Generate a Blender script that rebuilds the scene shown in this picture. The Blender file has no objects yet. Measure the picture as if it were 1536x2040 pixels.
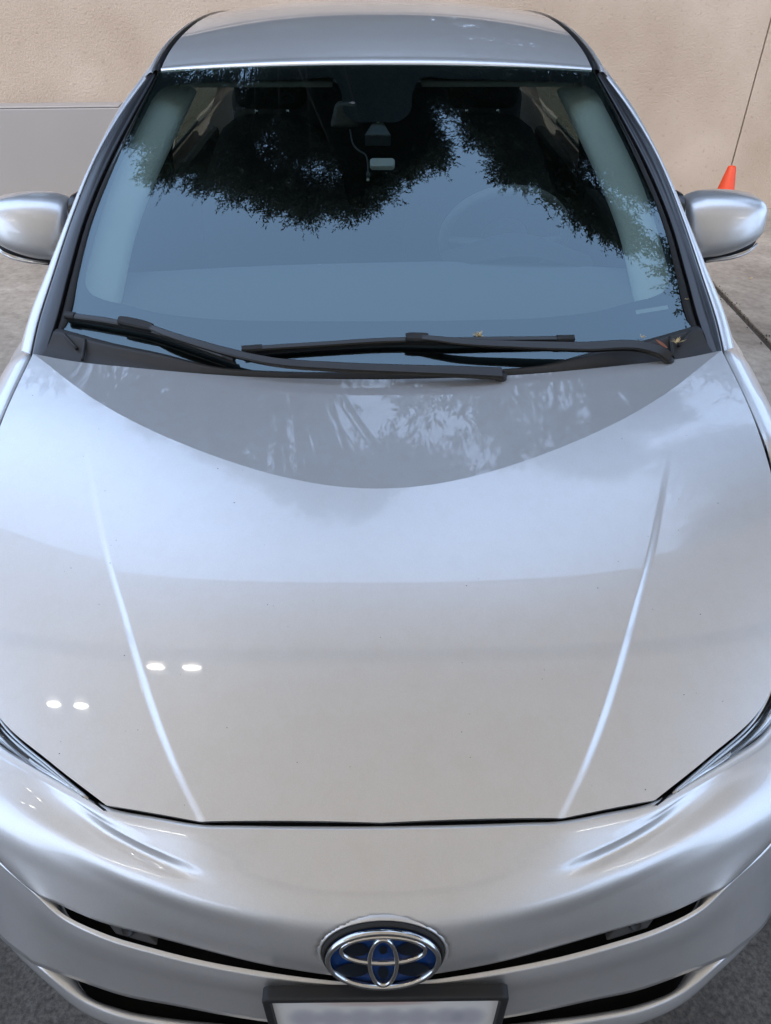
import bpy, bmesh, math, random
import numpy as np
from mathutils import Vector, Matrix
random.seed(4); rng = np.random.default_rng(4)
R_ = math.radians
sc = bpy.context.scene
col = sc.collection

# ------------------------------------------------------------------ camera, sky, sun, exposure
cam = bpy.data.objects.new('camera', bpy.data.cameras.new('camera')); col.objects.link(cam)
cam.data.sensor_fit = 'VERTICAL'; cam.data.sensor_height = 24.0; cam.data.lens = 24.0 * 1474 / 2040
cam.data.clip_start = 0.02; cam.data.clip_end = 3000
cam.location = (0, -0.40, 1.68)
cam.rotation_euler = (R_(90 - 38.5), 0, R_(-0.58))
sc.camera = cam
SUN_EL, SUN_AZ = 50.0, 205.0          # azimuth from +y towards +x
w = bpy.data.worlds.new('World'); sc.world = w; w.use_nodes = True
nt = w.node_tree; nt.nodes.clear()
sky = nt.nodes.new('ShaderNodeTexSky'); sky.sky_type = 'NISHITA'; sky.sun_disc = False
sky.sun_elevation = R_(SUN_EL); sky.sun_rotation = R_(SUN_AZ)
sky.air_density = 1.0; sky.dust_density = 3.0; sky.ozone_density = 1.0; sky.altitude = 50
bg = nt.nodes.new('ShaderNodeBackground'); bg.inputs['Strength'].default_value = 0.15
wo = nt.nodes.new('ShaderNodeOutputWorld')
veil = nt.nodes.new('ShaderNodeMix'); veil.data_type = 'RGBA'; veil.inputs['Factor'].default_value = 0.75   # even high haze over the clear sky
veil.inputs['B'].default_value = (2.8, 3.7, 5.35, 1)
nt.links.new(sky.outputs[0], veil.inputs['A']); nt.links.new(veil.outputs['Result'], bg.inputs[0]); nt.links.new(bg.outputs[0], wo.inputs[0])
sun = bpy.data.objects.new('sun', bpy.data.lights.new('sun', 'SUN')); col.objects.link(sun)
sun.data.energy = 0.5; sun.data.angle = R_(30); sun.data.color = (1.0, 0.93, 0.84)
_d = Vector((math.sin(R_(SUN_AZ)) * math.cos(R_(SUN_EL)), math.cos(R_(SUN_AZ)) * math.cos(R_(SUN_EL)), math.sin(R_(SUN_EL))))
sun.rotation_euler = _d.to_track_quat('Z', 'Y').to_euler()
sc.view_settings.view_transform = 'Standard'; sc.view_settings.look = 'None'
sc.view_settings.exposure = 1.95; sc.view_settings.gamma = 1.0
sc.view_settings.use_curve_mapping = False
sc.render.engine = 'CYCLES'
sc.cycles.use_denoising = True
sc.cycles.max_bounces = 10; sc.cycles.transparent_max_bounces = 12; sc.cycles.transmission_bounces = 6
sc.cycles.sample_clamp_indirect = 6.0
sc.cycles.caustics_reflective = False; sc.cycles.caustics_refractive = False

# ------------------------------------------------------------------ materials
def mat(name):
    m = bpy.data.materials.new(name); m.use_nodes = True
    n = m.node_tree.nodes; n.clear()
    return m, n, m.node_tree.links
def principled(name, color, rough=0.5, metal=0.0, coat=0.0, coat_rough=0.03, spec=0.5, noise=None, bump=None, emission=None):
    """noise = (scale, amount) tints the colour, bump = (scale, strength, distance)"""
    m, n, l = mat(name)
    b = n.new('ShaderNodeBsdfPrincipled'); o = n.new('ShaderNodeOutputMaterial'); l.new(b.outputs[0], o.inputs[0])
    b.inputs['Base Color'].default_value = (*color, 1); b.inputs['Roughness'].default_value = rough
    b.inputs['Metallic'].default_value = metal; b.inputs['Coat Weight'].default_value = coat
    b.inputs['Coat Roughness'].default_value = coat_rough; b.inputs['Specular IOR Level'].default_value = spec
    tc = n.new('ShaderNodeTexCoord')
    if noise:
        t = n.new('ShaderNodeTexNoise'); t.inputs['Scale'].default_value = noise[0]; t.inputs['Detail'].default_value = 6
        l.new(tc.outputs['Object'], t.inputs['Vector'])
        mx = n.new('ShaderNodeMix'); mx.data_type = 'RGBA'
        mx.inputs['A'].default_value = (*[c * (1 - noise[1]) for c in color], 1)
        mx.inputs['B'].default_value = (*[min(1, c * (1 + noise[1])) for c in color], 1)
        l.new(t.outputs['Fac'], mx.inputs['Factor']); l.new(mx.outputs['Result'], b.inputs['Base Color'])
    if bump:
        t = n.new('ShaderNodeTexNoise'); t.inputs['Scale'].default_value = bump[0]; t.inputs['Detail'].default_value = 5
        l.new(tc.outputs['Object'], t.inputs['Vector'])
        bp = n.new('ShaderNodeBump'); bp.inputs['Strength'].default_value = bump[1]; bp.inputs['Distance'].default_value = bump[2]
        l.new(t.outputs['Fac'], bp.inputs['Height']); l.new(bp.outputs[0], b.inputs['Normal'])
    if emission:
        b.inputs['Emission Color'].default_value = (*emission[0], 1); b.inputs['Emission Strength'].default_value = emission[1]
    return m

def paint_mat():
    m, n, l = mat('silver_paint')
    b = n.new('ShaderNodeBsdfPrincipled'); o = n.new('ShaderNodeOutputMaterial'); l.new(b.outputs[0], o.inputs[0])
    tc = n.new('ShaderNodeTexCoord')
    fl = n.new('ShaderNodeTexVoronoi'); fl.inputs['Scale'].default_value = 1800; l.new(tc.outputs['Object'], fl.inputs['Vector'])
    mx = n.new('ShaderNodeMix'); mx.data_type = 'RGBA'
    mx.inputs['A'].default_value = (0.56, 0.56, 0.565, 1); mx.inputs['B'].default_value = (0.66, 0.66, 0.655, 1)
    du = n.new('ShaderNodeTexNoise'); du.inputs['Scale'].default_value = 26; du.inputs['Detail'].default_value = 12; du.inputs['Roughness'].default_value = .72
    l.new(tc.outputs['Object'], du.inputs['Vector'])
    dr = n.new('ShaderNodeMapRange'); dr.inputs['From Min'].default_value = .45; dr.inputs['From Max'].default_value = .8; dr.inputs['To Min'].default_value = 0; dr.inputs['To Max'].default_value = .22
    l.new(du.outputs['Fac'], dr.inputs['Value'])
    dm = n.new('ShaderNodeMix'); dm.data_type = 'RGBA'; dm.inputs['B'].default_value = (.50, .46, .40, 1)
    l.new(fl.outputs['Color'], mx.inputs['Factor']); l.new(mx.outputs['Result'], dm.inputs['A']); l.new(dr.outputs[0], dm.inputs['Factor']); l.new(dm.outputs['Result'], b.inputs['Base Color'])
    b.inputs['Metallic'].default_value = 0.72; b.inputs['Roughness'].default_value = 0.40
    b.inputs['Coat Weight'].default_value = 1.0; b.inputs['Coat Roughness'].default_value = 0.015; b.inputs['Coat IOR'].default_value = 1.55
    # thin film of dust: faint roughness variation in the clear coat
    d = n.new('ShaderNodeTexNoise'); d.inputs['Scale'].default_value = 3.0; d.inputs['Detail'].default_value = 8
    l.new(tc.outputs['Object'], d.inputs['Vector'])
    mr = n.new('ShaderNodeMapRange'); mr.inputs['From Min'].default_value = 0.35; mr.inputs['From Max'].default_value = 0.75
    mr.inputs['To Min'].default_value = 0.008; mr.inputs['To Max'].default_value = 0.045
    l.new(d.outputs['Fac'], mr.inputs['Value']); l.new(mr.outputs[0], b.inputs['Coat Roughness'])
    return m
def glass_mat(name, tint, ior=1.7, rough=0.0, gloss=(.95, .98, 1.0)):
    m, n, l = mat(name)
    o = n.new('ShaderNodeOutputMaterial'); mix = n.new('ShaderNodeMixShader')
    t = n.new('ShaderNodeBsdfTransparent'); t.inputs['Color'].default_value = (*tint, 1)
    g = n.new('ShaderNodeBsdfGlossy'); g.inputs['Roughness'].default_value = rough; g.inputs['Color'].default_value = (*gloss, 1)
    fr = n.new('ShaderNodeFresnel'); fr.inputs['IOR'].default_value = ior
    ge = n.new('ShaderNodeNewGeometry')
    # the same reflectance from inside and outside: a thin pane
    mm = n.new('ShaderNodeMath'); mm.operation = 'MULTIPLY_ADD'
    mm.inputs[1].default_value = 1.0 / ior - ior; mm.inputs[2].default_value = ior
    l.new(ge.outputs['Backfacing'], mm.inputs[0]); l.new(mm.outputs[0], fr.inputs['IOR'])
    l.new(fr.outputs[0], mix.inputs['Fac']); l.new(t.outputs[0], mix.inputs[1]); l.new(g.outputs[0], mix.inputs[2])
    l.new(mix.outputs[0], o.inputs[0])
    return m
M = {}
M['paint'] = paint_mat()
M['glass'] = glass_mat('windshield_glass', (0.42, 0.50, 0.49), 1.88, gloss=(.72, .92, 1.0))
M['side_glass'] = glass_mat('side_glass', (0.30, 0.34, 0.32), 1.5)
M['lens'] = glass_mat('headlight_lens', (0.92, 0.93, 0.93), 1.5)
M['frit'] = principled('frit_black', (0.006, 0.006, 0.007), 0.35)
M['gloss_black'] = principled('gloss_black', (0.010, 0.010, 0.012), 0.28, coat=0.35, coat_rough=0.12, spec=.4)
M['plastic'] = principled('black_plastic', (0.008, 0.0078, 0.0078), 0.62, noise=(40, .25), bump=(900, .25, .0006))
M['plastic_grey'] = principled('grey_plastic', (0.017, 0.0165, 0.0165), 0.55, noise=(30, .25), bump=(700, .25, .0006))
M['wiper'] = principled('wiper_black', (0.007, 0.0065, 0.006), 0.30, noise=(60, .3))
M['rubber'] = principled('rubber', (0.012, 0.012, 0.012), 0.75)
M['void'] = principled('dark_cavity', (0.006, 0.006, 0.006), 0.9)
M['chrome'] = principled('chrome', (0.55, 0.55, 0.55), 0.08, metal=1.0)
M['satin_chrome'] = principled('satin_chrome', (0.55, 0.55, 0.55), 0.18, metal=1.0)
M['blue'] = principled('emblem_blue', (0.003, 0.030, 0.135), 0.4, coat=.15, spec=.3)
M['blue_dark'] = principled('emblem_dark', (0.003, 0.006, 0.012), 0.35, coat=.15, spec=.3)
M['trim_pale'] = principled('pale_trim', (0.80, 0.79, 0.72), 0.8)
M['headliner'] = principled('headliner', (0.26, 0.25, 0.22), 0.9)
M['interior'] = principled('dark_interior', (0.035, 0.034, 0.034), 0.7, noise=(20, .2), bump=(300, .3, .001))
M['wheel_grey'] = principled('wheel_grey', (.15, .15, .15), .6)
M['dash'] = principled('dash_soft', (0.20, 0.215, 0.215), 0.75, bump=(400, .3, .0008))
M['seat'] = principled('seat_fabric', (0.022, 0.022, 0.024), 0.9, bump=(500, .4, .001))
M['shell'] = principled('brown_grey_shell', (0.05, 0.045, 0.04), 0.6)
M['tyre'] = principled('tyre', (0.018, 0.018, 0.018), 0.8)
M['rim'] = principled('rim', (0.45, 0.45, 0.46), 0.3, metal=.9)
M['amber'] = principled('signal_clear', (0.55, 0.55, 0.56), 0.12, metal=.6, coat=1)
M['tag'] = principled('tag_grey', (0.50, 0.50, 0.49), 0.55)
M['cable'] = principled('cable_grey', (0.06, 0.06, 0.06), 0.5)
M['plug'] = principled('plug_metal', (0.5, 0.46, 0.38), 0.3, metal=1.0)
M['cone'] = principled('cone_orange', (0.60, 0.05, 0.006), 0.5, noise=(14, .12))
M['cone_base'] = principled('cone_base', (0.5, 0.07, 0.02), 0.6, noise=(14, .2))
M['panel'] = principled('grey_panel', (0.265, 0.242, 0.222), 0.55, noise=(2.5, .06))

# ------------------------------------------------------------------ mesh helpers
def link(name, me, m, parent=None, smooth=True):
    o = bpy.data.objects.new(name, me); col.objects.link(o)
    if m is not None: me.materials.append(m)
    if smooth:
        me.polygons.foreach_set('use_smooth', np.ones(len(me.polygons), dtype=bool))
    if parent is not None: o.parent = parent
    return o
def pydata(name, v, f, m, parent=None, smooth=True, up=None):
    me = bpy.data.meshes.new(name)
    me.from_pydata([tuple(map(float, p)) for p in v], [], [tuple(map(int, q)) for q in f]); me.update()
    if up is not None:
        s = 0.0; upv = Vector(up)
        for p in me.polygons: s += p.normal.dot(upv) * p.area
        if s < 0: me.flip_normals()
    return link(name, me, m, parent, smooth)
def tag(o, label=None, cat=None, group=None, kind=None):
    if label: o['label'] = label
    if cat: o['category'] = cat
    if group: o['group'] = group
    if kind: o['kind'] = kind
    return o
def empty(name, loc=(0, 0, 0)):
    o = bpy.data.objects.new(name, None); col.objects.link(o); o.location = loc; o.empty_display_size = .1
    return o
def grid(P, closed=False):
    """P[nr,nc,3] -> verts, quads"""
    P = np.asarray(P); nr, nc = P.shape[:2]
    v = P.reshape(-1, 3); f = []
    idx = np.arange(nr * nc).reshape(nr, nc)
    a = idx[:-1, :-1].ravel(); b = idx[:-1, 1:].ravel(); c = idx[1:, 1:].ravel(); d = idx[1:, :-1].ravel()
    f = np.stack([a, b, c, d], 1).tolist()
    if closed:
        f += np.stack([idx[:-1, -1], idx[:-1, 0], idx[1:, 0], idx[1:, -1]], 1).tolist()
    return v, f
def merge(*vf):
    V = []; F = []; n = 0
    for v, f in vf:
        V.append(np.asarray(v)); F += [[i + n for i in q] for q in f]; n += len(v)
    return np.concatenate(V), F
def hermite(P, T, te, crease=()):
    P = np.asarray(P, float); T = np.asarray(T, float); n = len(T)
    d = (P[1:] - P[:-1]) / (T[1:] - T[:-1]).reshape(-1, *([1] * (P.ndim - 1)))
    mr = np.zeros_like(P); ml = np.zeros_like(P)
    mr[:-1] = d; mr[-1] = d[-1]; ml[1:] = d; ml[0] = d[0]
    for i in range(1, n - 1):
        h0, h1 = T[i] - T[i - 1], T[i + 1] - T[i]
        t = (d[i - 1] * h1 + d[i] * h0) / (h0 + h1)
        w_ = 0.0
        if i in crease: w_ = crease[i][:, None] if isinstance(crease, dict) and crease[i] is not None else 1.0
        mr[i] = t * (1 - w_) + d[i] * w_; ml[i] = t * (1 - w_) + d[i - 1] * w_
    i = np.clip(np.searchsorted(T, te, side='right') - 1, 0, n - 2)
    h = T[i + 1] - T[i]; t = (te - T[i]) / h
    sh = (-1,) + (1,) * (P.ndim - 1)
    t = t.reshape(sh); hh = h.reshape(sh)
    return (2*t**3 - 3*t*t + 1) * P[i] + (t**3 - 2*t*t + t) * hh * mr[i] + (-2*t**3 + 3*t*t) * P[i + 1] + (t**3 - t*t) * hh * ml[i + 1]
def chord(P):
    """mean chord parameter along axis 0 of P[n,...,3]"""
    d = np.linalg.norm(P[1:] - P[:-1], axis=-1)
    d = d.reshape(len(d), -1).mean(1) + 1e-4
    return np.concatenate([[0], np.cumsum(d)])
def dense(P, k, crease=()):
    P = np.asarray(P, float); T = chord(P)
    te = np.concatenate([np.linspace(T[i], T[i + 1], k, endpoint=False) for i in range(len(T) - 1)] + [[T[-1]]])
    return hermite(P, T, te, crease)
def loft(rows, kr, kc, mirror=False, cr=(), cc=()):
    A = np.array(rows, float)
    if mirror:
        n = A.shape[1]; B = A[:, ::-1].copy(); B[..., 0] *= -1
        A = np.concatenate([B[:, :-1], A], 1)
        cc = [n - 1 - c for c in cc] + [n - 1 + c for c in cc]
        if isinstance(cr, dict): cr = {k: (None if w_ is None else np.concatenate([np.array(w_)[::-1][:-1], w_])) for k, w_ in cr.items()}
    A = dense(A, kr, cr)
    A = np.swapaxes(dense(np.swapaxes(A, 0, 1), kc, cc), 0, 1)
    return A
def sx(P, s):
    P = np.array(P, float); P[..., 0] *= s
    return P
def tube(path, rad, n=10, closed=False, flat=1.0):
    path = np.array(path, float); m = len(path)
    rad = np.broadcast_to(np.asarray(rad, float), (m,))
    out = []
    up0 = np.array([0, 0, 1.0])
    for i in range(m):
        a = path[(i - 1) % m] if (closed or i > 0) else path[i]
        b = path[(i + 1) % m] if (closed or i < m - 1) else path[i]
        t = b - a; t = t / (np.linalg.norm(t) + 1e-12)
        u = up0 if abs(t[2]) < .95 else np.array([0, 1.0, 0])
        x = np.cross(t, u); x /= np.linalg.norm(x); y = np.cross(x, t)
        an = np.linspace(0, 2 * np.pi, n, endpoint=False)
        out.append(path[i] + rad[i] * (np.cos(an)[:, None] * x + flat * np.sin(an)[:, None] * y))
    out = np.array(out)
    if closed: out = np.concatenate([out, out[:1]], 0)
    v, f = grid(out, closed=True)
    if not closed:
        f.append(list(range(n))[::-1]); f.append([len(v) - n + i for i in range(n)])
    return v, f
def boxv(c, s, rot=None):
    c = np.array(c, float); s = np.array(s, float) / 2
    v = np.array([[x, y, z] for x in (-1, 1) for y in (-1, 1) for z in (-1, 1)]) * s
    if rot is not None: v = v @ np.array(rot).T
    return v + c, [[0, 1, 3, 2], [4, 6, 7, 5], [0, 4, 5, 1], [2, 3, 7, 6], [0, 2, 6, 4], [1, 5, 7, 3]]
def bevel_obj(o, width, seg=2):
    md = o.modifiers.new('bevel', 'BEVEL'); md.width = width; md.segments = seg; md.limit_method = 'ANGLE'; md.angle_limit = R_(35)
    return o
def band(path, wdt, hgt, updir, name, m, parent, bev=.002):
    """solid ribbon: rectangular section swept along path; updir = face normal"""
    path = np.array(path, float); up = np.array(updir, float); up /= np.linalg.norm(up)
    n = len(path); wdt = np.broadcast_to(np.asarray(wdt, float), (n,)); hgt = np.broadcast_to(np.asarray(hgt, float), (n,))
    rows = []
    for i in range(n):
        t = path[min(i + 1, n - 1)] - path[max(i - 1, 0)]; t /= np.linalg.norm(t)
        x = np.cross(t, up); x /= np.linalg.norm(x); y = np.cross(x, t)
        a, b = wdt[i] / 2, hgt[i] / 2; c = min(a, b) * .45
        prof = [(-a, -b + c), (-a, b - c), (-a + c, b), (a - c, b), (a, b - c), (a, -b + c), (a - c, -b), (-a + c, -b)]
        rows.append([path[i] + p * x + q * y for p, q in prof])
    v, f = grid(np.array(rows), closed=True)
    f.append(list(range(8))[::-1]); f.append([len(v) - 8 + i for i in range(8)])
    return pydata(name, v, f, m, parent, smooth=False)
def interp(x, X, Y):
    x = np.atleast_1d(np.asarray(x, float))
    return hermite(np.array(Y, float), np.array(X, float), x.ravel()).reshape(x.shape)
def sst(t):
    t = np.clip(t, 0, 1); return t * t * (3 - 2 * t)

# ------------------------------------------------------------------ the place: ground, wall, joint
def ground_mat(name, c1, c2, scale_fine, bump, stain):
    m, n, l = mat(name)
    b = n.new('ShaderNodeBsdfPrincipled'); o = n.new('ShaderNodeOutputMaterial'); l.new(b.outputs[0], o.inputs[0])
    tc = n.new('ShaderNodeTexCoord')
    a = n.new('ShaderNodeTexNoise'); a.inputs['Scale'].default_value = scale_fine; a.inputs['Detail'].default_value = 8; a.inputs['Roughness'].default_value = .7
    l.new(tc.outputs['Object'], a.inputs['Vector'])
    s = n.new('ShaderNodeTexNoise'); s.inputs['Scale'].default_value = stain; s.inputs['Detail'].default_value = 9; s.inputs['Roughness'].default_value = .62; s.inputs['Distortion'].default_value = 1.2
    l.new(tc.outputs['Object'], s.inputs['Vector'])
    r = n.new('ShaderNodeValToRGB'); r.color_ramp.elements[0].position = .3; r.color_ramp.elements[1].position = .72
    r.color_ramp.elements[0].color = (*c1, 1); r.color_ramp.elements[1].color = (*c2, 1)
    l.new(a.outputs['Fac'], r.inputs['Fac'])
    r2 = n.new('ShaderNodeValToRGB'); r2.color_ramp.elements[0].position = .33; r2.color_ramp.elements[1].position = .6
    r2.color_ramp.elements[0].color = (.55, .52, .5, 1); r2.color_ramp.elements[1].color = (1, 1, 1, 1)
    l.new(s.outputs['Fac'], r2.inputs['Fac'])
    mx = n.new('ShaderNodeMix'); mx.data_type = 'RGBA'; mx.blend_type = 'MULTIPLY'; mx.inputs['Factor'].default_value = 1
    l.new(r.outputs[0], mx.inputs['A']); l.new(r2.outputs[0], mx.inputs['B']); l.new(mx.outputs['Result'], b.inputs['Base Color'])
    b.inputs['Roughness'].default_value = .88
    bp = n.new('ShaderNodeBump'); bp.inputs['Strength'].default_value = .6; bp.inputs['Distance'].default_value = bump
    l.new(a.outputs['Fac'], bp.inputs['Height']); l.new(bp.outputs[0], b.inputs['Normal'])
    return m
M['asphalt'] = ground_mat('asphalt', (.035, .033, .031), (.20, .185, .165), 95, .006, 1.6)
M['concrete'] = ground_mat('concrete', (.24, .205, .165), (.42, .37, .305), 22, .003, 1.1)
def stucco_mat():
    m, n, l = mat('stucco')
    b = n.new('ShaderNodeBsdfPrincipled'); o = n.new('ShaderNodeOutputMaterial'); l.new(b.outputs[0], o.inputs[0])
    tc = n.new('ShaderNodeTexCoord')
    a = n.new('ShaderNodeTexNoise'); a.inputs['Scale'].default_value = 75; a.inputs['Detail'].default_value = 7; a.inputs['Roughness'].default_value = .65
    s = n.new('ShaderNodeTexNoise'); s.inputs['Scale'].default_value = 1.4; s.inputs['Detail'].default_value = 6
    g = n.new('ShaderNodeTexNoise'); g.inputs['Scale'].default_value = 38; g.inputs['Detail'].default_value = 3
    for t in (a, s, g): l.new(tc.outputs['Object'], t.inputs['Vector'])
    r = n.new('ShaderNodeValToRGB'); r.color_ramp.elements[0].position = .3; r.color_ramp.elements[1].position = .7
    r.color_ramp.elements[0].color = (.355, .268, .194, 1); r.color_ramp.elements[1].color = (.465, .37, .285, 1)
    l.new(s.outputs['Fac'], r.inputs['Fac'])
    pr = n.new('ShaderNodeValToRGB'); pr.color_ramp.elements[0].position = .27; pr.color_ramp.elements[1].position = .38
    pr.color_ramp.elements[0].color = (.62, .6, .58, 1); pr.color_ramp.elements[1].color = (1, 1, 1, 1)
    l.new(g.outputs['Fac'], pr.inputs['Fac'])
    mx = n.new('ShaderNodeMix'); mx.data_type = 'RGBA'; mx.blend_type = 'MULTIPLY'; mx.inputs['Factor'].default_value = .55
    l.new(r.outputs[0], mx.inputs['A']); l.new(pr.outputs[0], mx.inputs['B']); l.new(mx.outputs['Result'], b.inputs['Base Color'])
    b.inputs['Roughness'].default_value = .92
    bp = n.new('ShaderNodeBump'); bp.inputs['Strength'].default_value = .7; bp.inputs['Distance'].default_value = .008
    l.new(a.outputs['Fac'], bp.inputs['Height']); l.new(bp.outputs[0], b.inputs['Normal'])
    return m
M['stucco'] = stucco_mat()
M['joint_fill'] = principled('joint_debris', (.045, .035, .026), .95, noise=(60, .8), bump=(120, 1, .006))

g = pydata('ground', [(-400, -400, -.02), (400, -400, -.02), (400, 400, -.02), (-400, 400, -.02)], [(0, 1, 2, 3)], M['asphalt'], smooth=False)
tag(g, kind='structure')
# concrete slabs behind, separated by a debris-filled joint at x = 1.99
gx = 1.99
for nm, x0, x1 in (('concrete_slab', -9.0, gx - .017), ('concrete_slab', gx + .017, 9.0)):
    v, f = boxv(((x0 + x1) / 2, (1.15 + 6.2) / 2, -.05), (x1 - x0, 6.2 - 1.15, .10))
    o = bevel_obj(pydata(nm, v, f, M['concrete'], smooth=False), .006); tag(o, kind='structure')
v, f = boxv((gx, (1.15 + 6.2) / 2, -.035), (.033, 6.2 - 1.15, .05))
o = pydata('slab_joint', v, f, M['joint_fill'], smooth=False); tag(o, kind='structure')

V = []; F = []                       # crumbs and leaf bits lying in and along the joint
for i in range(420):
    yy = random.uniform(1.3, 5.1); c = np.array([gx + random.gauss(0, .016), yy, random.uniform(.0, .006)]); r_ = random.uniform(.002, .007)
    b0 = len(V); V += [c + r_ * np.array([math.cos(a) * random.uniform(.6, 1.3), math.sin(a) * random.uniform(.6, 1.6), -.3]) for a in (0, 1.6, 3.1, 4.7)] + [c + np.array([0, 0, r_ * .5])]
    F += [(b0, b0 + 1, b0 + 4), (b0 + 1, b0 + 2, b0 + 4), (b0 + 2, b0 + 3, b0 + 4), (b0 + 3, b0, b0 + 4)]
o = pydata('joint_litter', V, F, M['joint_fill'], smooth=False); tag(o, 'dark crumbs and leaf litter filling the slab joint', 'litter', kind='stuff')
# stucco wall, slightly turned, in panels with a control joint
wall = empty('stucco_wall', (0, 5.20, 0)); wall.rotation_euler = (0, 0, math.atan(.05))
WH = 2.05
for x0, x1 in ((-8, 2.562), (2.572, 8)):
    nx = 24; V = []
    v, f = boxv(((x0 + x1) / 2, .10, WH / 2), (x1 - x0, .20, WH))
    bevel_obj(pydata('wall_panel', v, f, M['stucco'], wall, smooth=False), .003)
v, f = boxv((2.567, .115, WH / 2 - .002), (.0098, .16, WH - .01)); pydata('control_joint', v, f, M['joint_fill'], wall, smooth=False)
v, f = boxv((0, .10, WH + .031), (16.06, .26, .06)); bevel_obj(pydata('wall_cap', v, f, M['stucco'], wall, smooth=False), .01)
tag(wall, 'long tan stucco wall with a vertical joint behind the car', 'wall')

# low grey panel against the wall, left
pn = empty('low_panel', (-2.9, 5.0, 0)); pn.rotation_euler = (0, 0, math.atan(.05))
v, f = boxv((0, -.08, .38), (2.50, .13, .76)); bevel_obj(pydata('front_board', v, f, M['panel'], pn, smooth=False), .006)
v, f = boxv((0.0, -.08, .7665), (2.50, .13, .012)); bevel_obj(pydata('top_edge', v, f, M['panel'], pn, smooth=False), .005)
tag(pn, 'low smooth grey panel standing against the tan wall on the left', 'panel')

# traffic cone
cn = empty('traffic_cone', (2.27, 4.66, .002))
prof = [(.115, .022), (.112, .03), (.107, .05), (.026, .455), (.022, .462), (.017, .462), (.017, .40)]
an = np.linspace(0, 2 * np.pi, 40, endpoint=False)
P = np.array([[(r * math.cos(a), r * math.sin(a), z) for a in an] for r, z in prof])
v, f = grid(P, closed=True); o = pydata('cone_body', v, f, M['cone'], cn)
v, f = boxv((0, 0, .0125), (.29, .29, .025)); bevel_obj(pydata('cone_base', v, f, M['cone_base'], cn, smooth=False), .01, 3)
tag(cn, 'orange traffic cone near the wall behind the right mirror', 'cone')

# ------------------------------------------------------------------ the car (nose at y = 0, rear towards +y)
car = empty('silver_car', (0, 1.5, 0))
tag(car, 'silver hatchback car parked nose out in front of the tan wall', 'car')
CO = Vector((0, 1.5, 0))
class Root:            # parts are modelled in world metres; parenting subtracts the car's origin
    pass
_link = link
def link(name, me, m, parent=None, smooth=True):
    o = _link(name, me, m, parent, smooth)
    r = parent
    while r is not None:
        if r is car:
            o.matrix_parent_inverse = Matrix.Translation(-CO) if parent is car else Matrix.Identity(4)
            break
        r = r.parent
    return o
# --- hood surface
PY = [0, .13, .25, .4, .66, 1.0, 1.10]; PZ = [.640, .712, .763, .818, .892, .967, .986]
def Fh(x, y):
    A = .022 + .098 * (1 - sst((y - .15) / .75))
    return (interp(y, PY, PZ) - A * (np.abs(x) / .74) ** 2).reshape(np.shape(y) or np.shape(x))
CHAR = np.array([(.250, .1395), (.288, .195), (.337, .279), (.373, .35), (.417, .444), (.460, .535), (.507, .65), (.536, .725), (.556, .775), (.585, .85), (.615, .9435)])
SIDE = np.array([(.393, .170), (.490, .2335), (.605, .320), (.675, .43), (.715, .56), (.733, .70), (.7385, .80), (.742, .92), (.742, 1.0625)])
CX = [0, .1, .19, .283, .395, .507, .63, .707, .742]; CY = [.6575, .669, .693, .7315, .787, .861, .9545, 1.034, 1.0625]
RX = [0, .11, .30, .5165, .66, .742]; RY = [.995, .997, 1.004, 1.025, 1.042, 1.0625]
CPOLY = np.polynomial.polynomial.polyfit(np.array([0, .1, .19, .283, .395, .507, .63, .707, .742]) ** 2, np.array(CY), 4, w=[2, 1, 1, 1, 1, 1, 1, 1, 4])
def crease_y(x): return np.polynomial.polynomial.polyval(np.asarray(x, float) ** 2, CPOLY)
def resample(P, n):
    P = np.asarray(P, float); D = dense(P, 24)
    T = chord(D); te = np.linspace(0, T[-1], n)
    return np.stack([np.interp(te, T, D[:, k]) for k in range(D.shape[1])], 1)
NT = 150
c0 = np.stack([np.zeros(NT), np.linspace(.130, CY[0], NT)], 1)
cL = resample(CHAR, NT); cS = resample(SIDE, NT)
fin = np.concatenate([np.linspace(0, .90, 44, endpoint=False), np.linspace(.90, 1, 22)])
fout = np.concatenate([np.linspace(0, .20, 20, endpoint=False), np.linspace(.20, 1, 34)])
tt = np.linspace(0, 1, NT)
cols = []
for a in fin: cols.append(c0 * (1 - a) + cL * a)
for a in fout[1:]: cols.append(cL * (1 - a) + cS * a)
cols = np.array(cols)                       # [ncol, NT, 2]
for i in range(len(cols)):                  # bend the columns' ends on to the crease curve
    x1, y1 = cols[i, -1]
    cols[i, :, 1] += (float(crease_y(min(x1, .742))) - y1) * tt ** 1.5
nin = len(fin)
cl_x = cols[nin - 1, :, 0]
hw = .0085
x = cols[..., 0]; y = cols[..., 1]
amp = .0046 * (1 - sst((y - .42) / .38)) * (0.45 + .55 * sst((y - .13) / .16))
q = (x - cl_x[None, :]) / hw
step = sst((q + 1) / 2)
z = Fh(x, y) + amp * (.45 - step)
half = np.stack([x, y, z], -1)              # front patch, +x half
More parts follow.
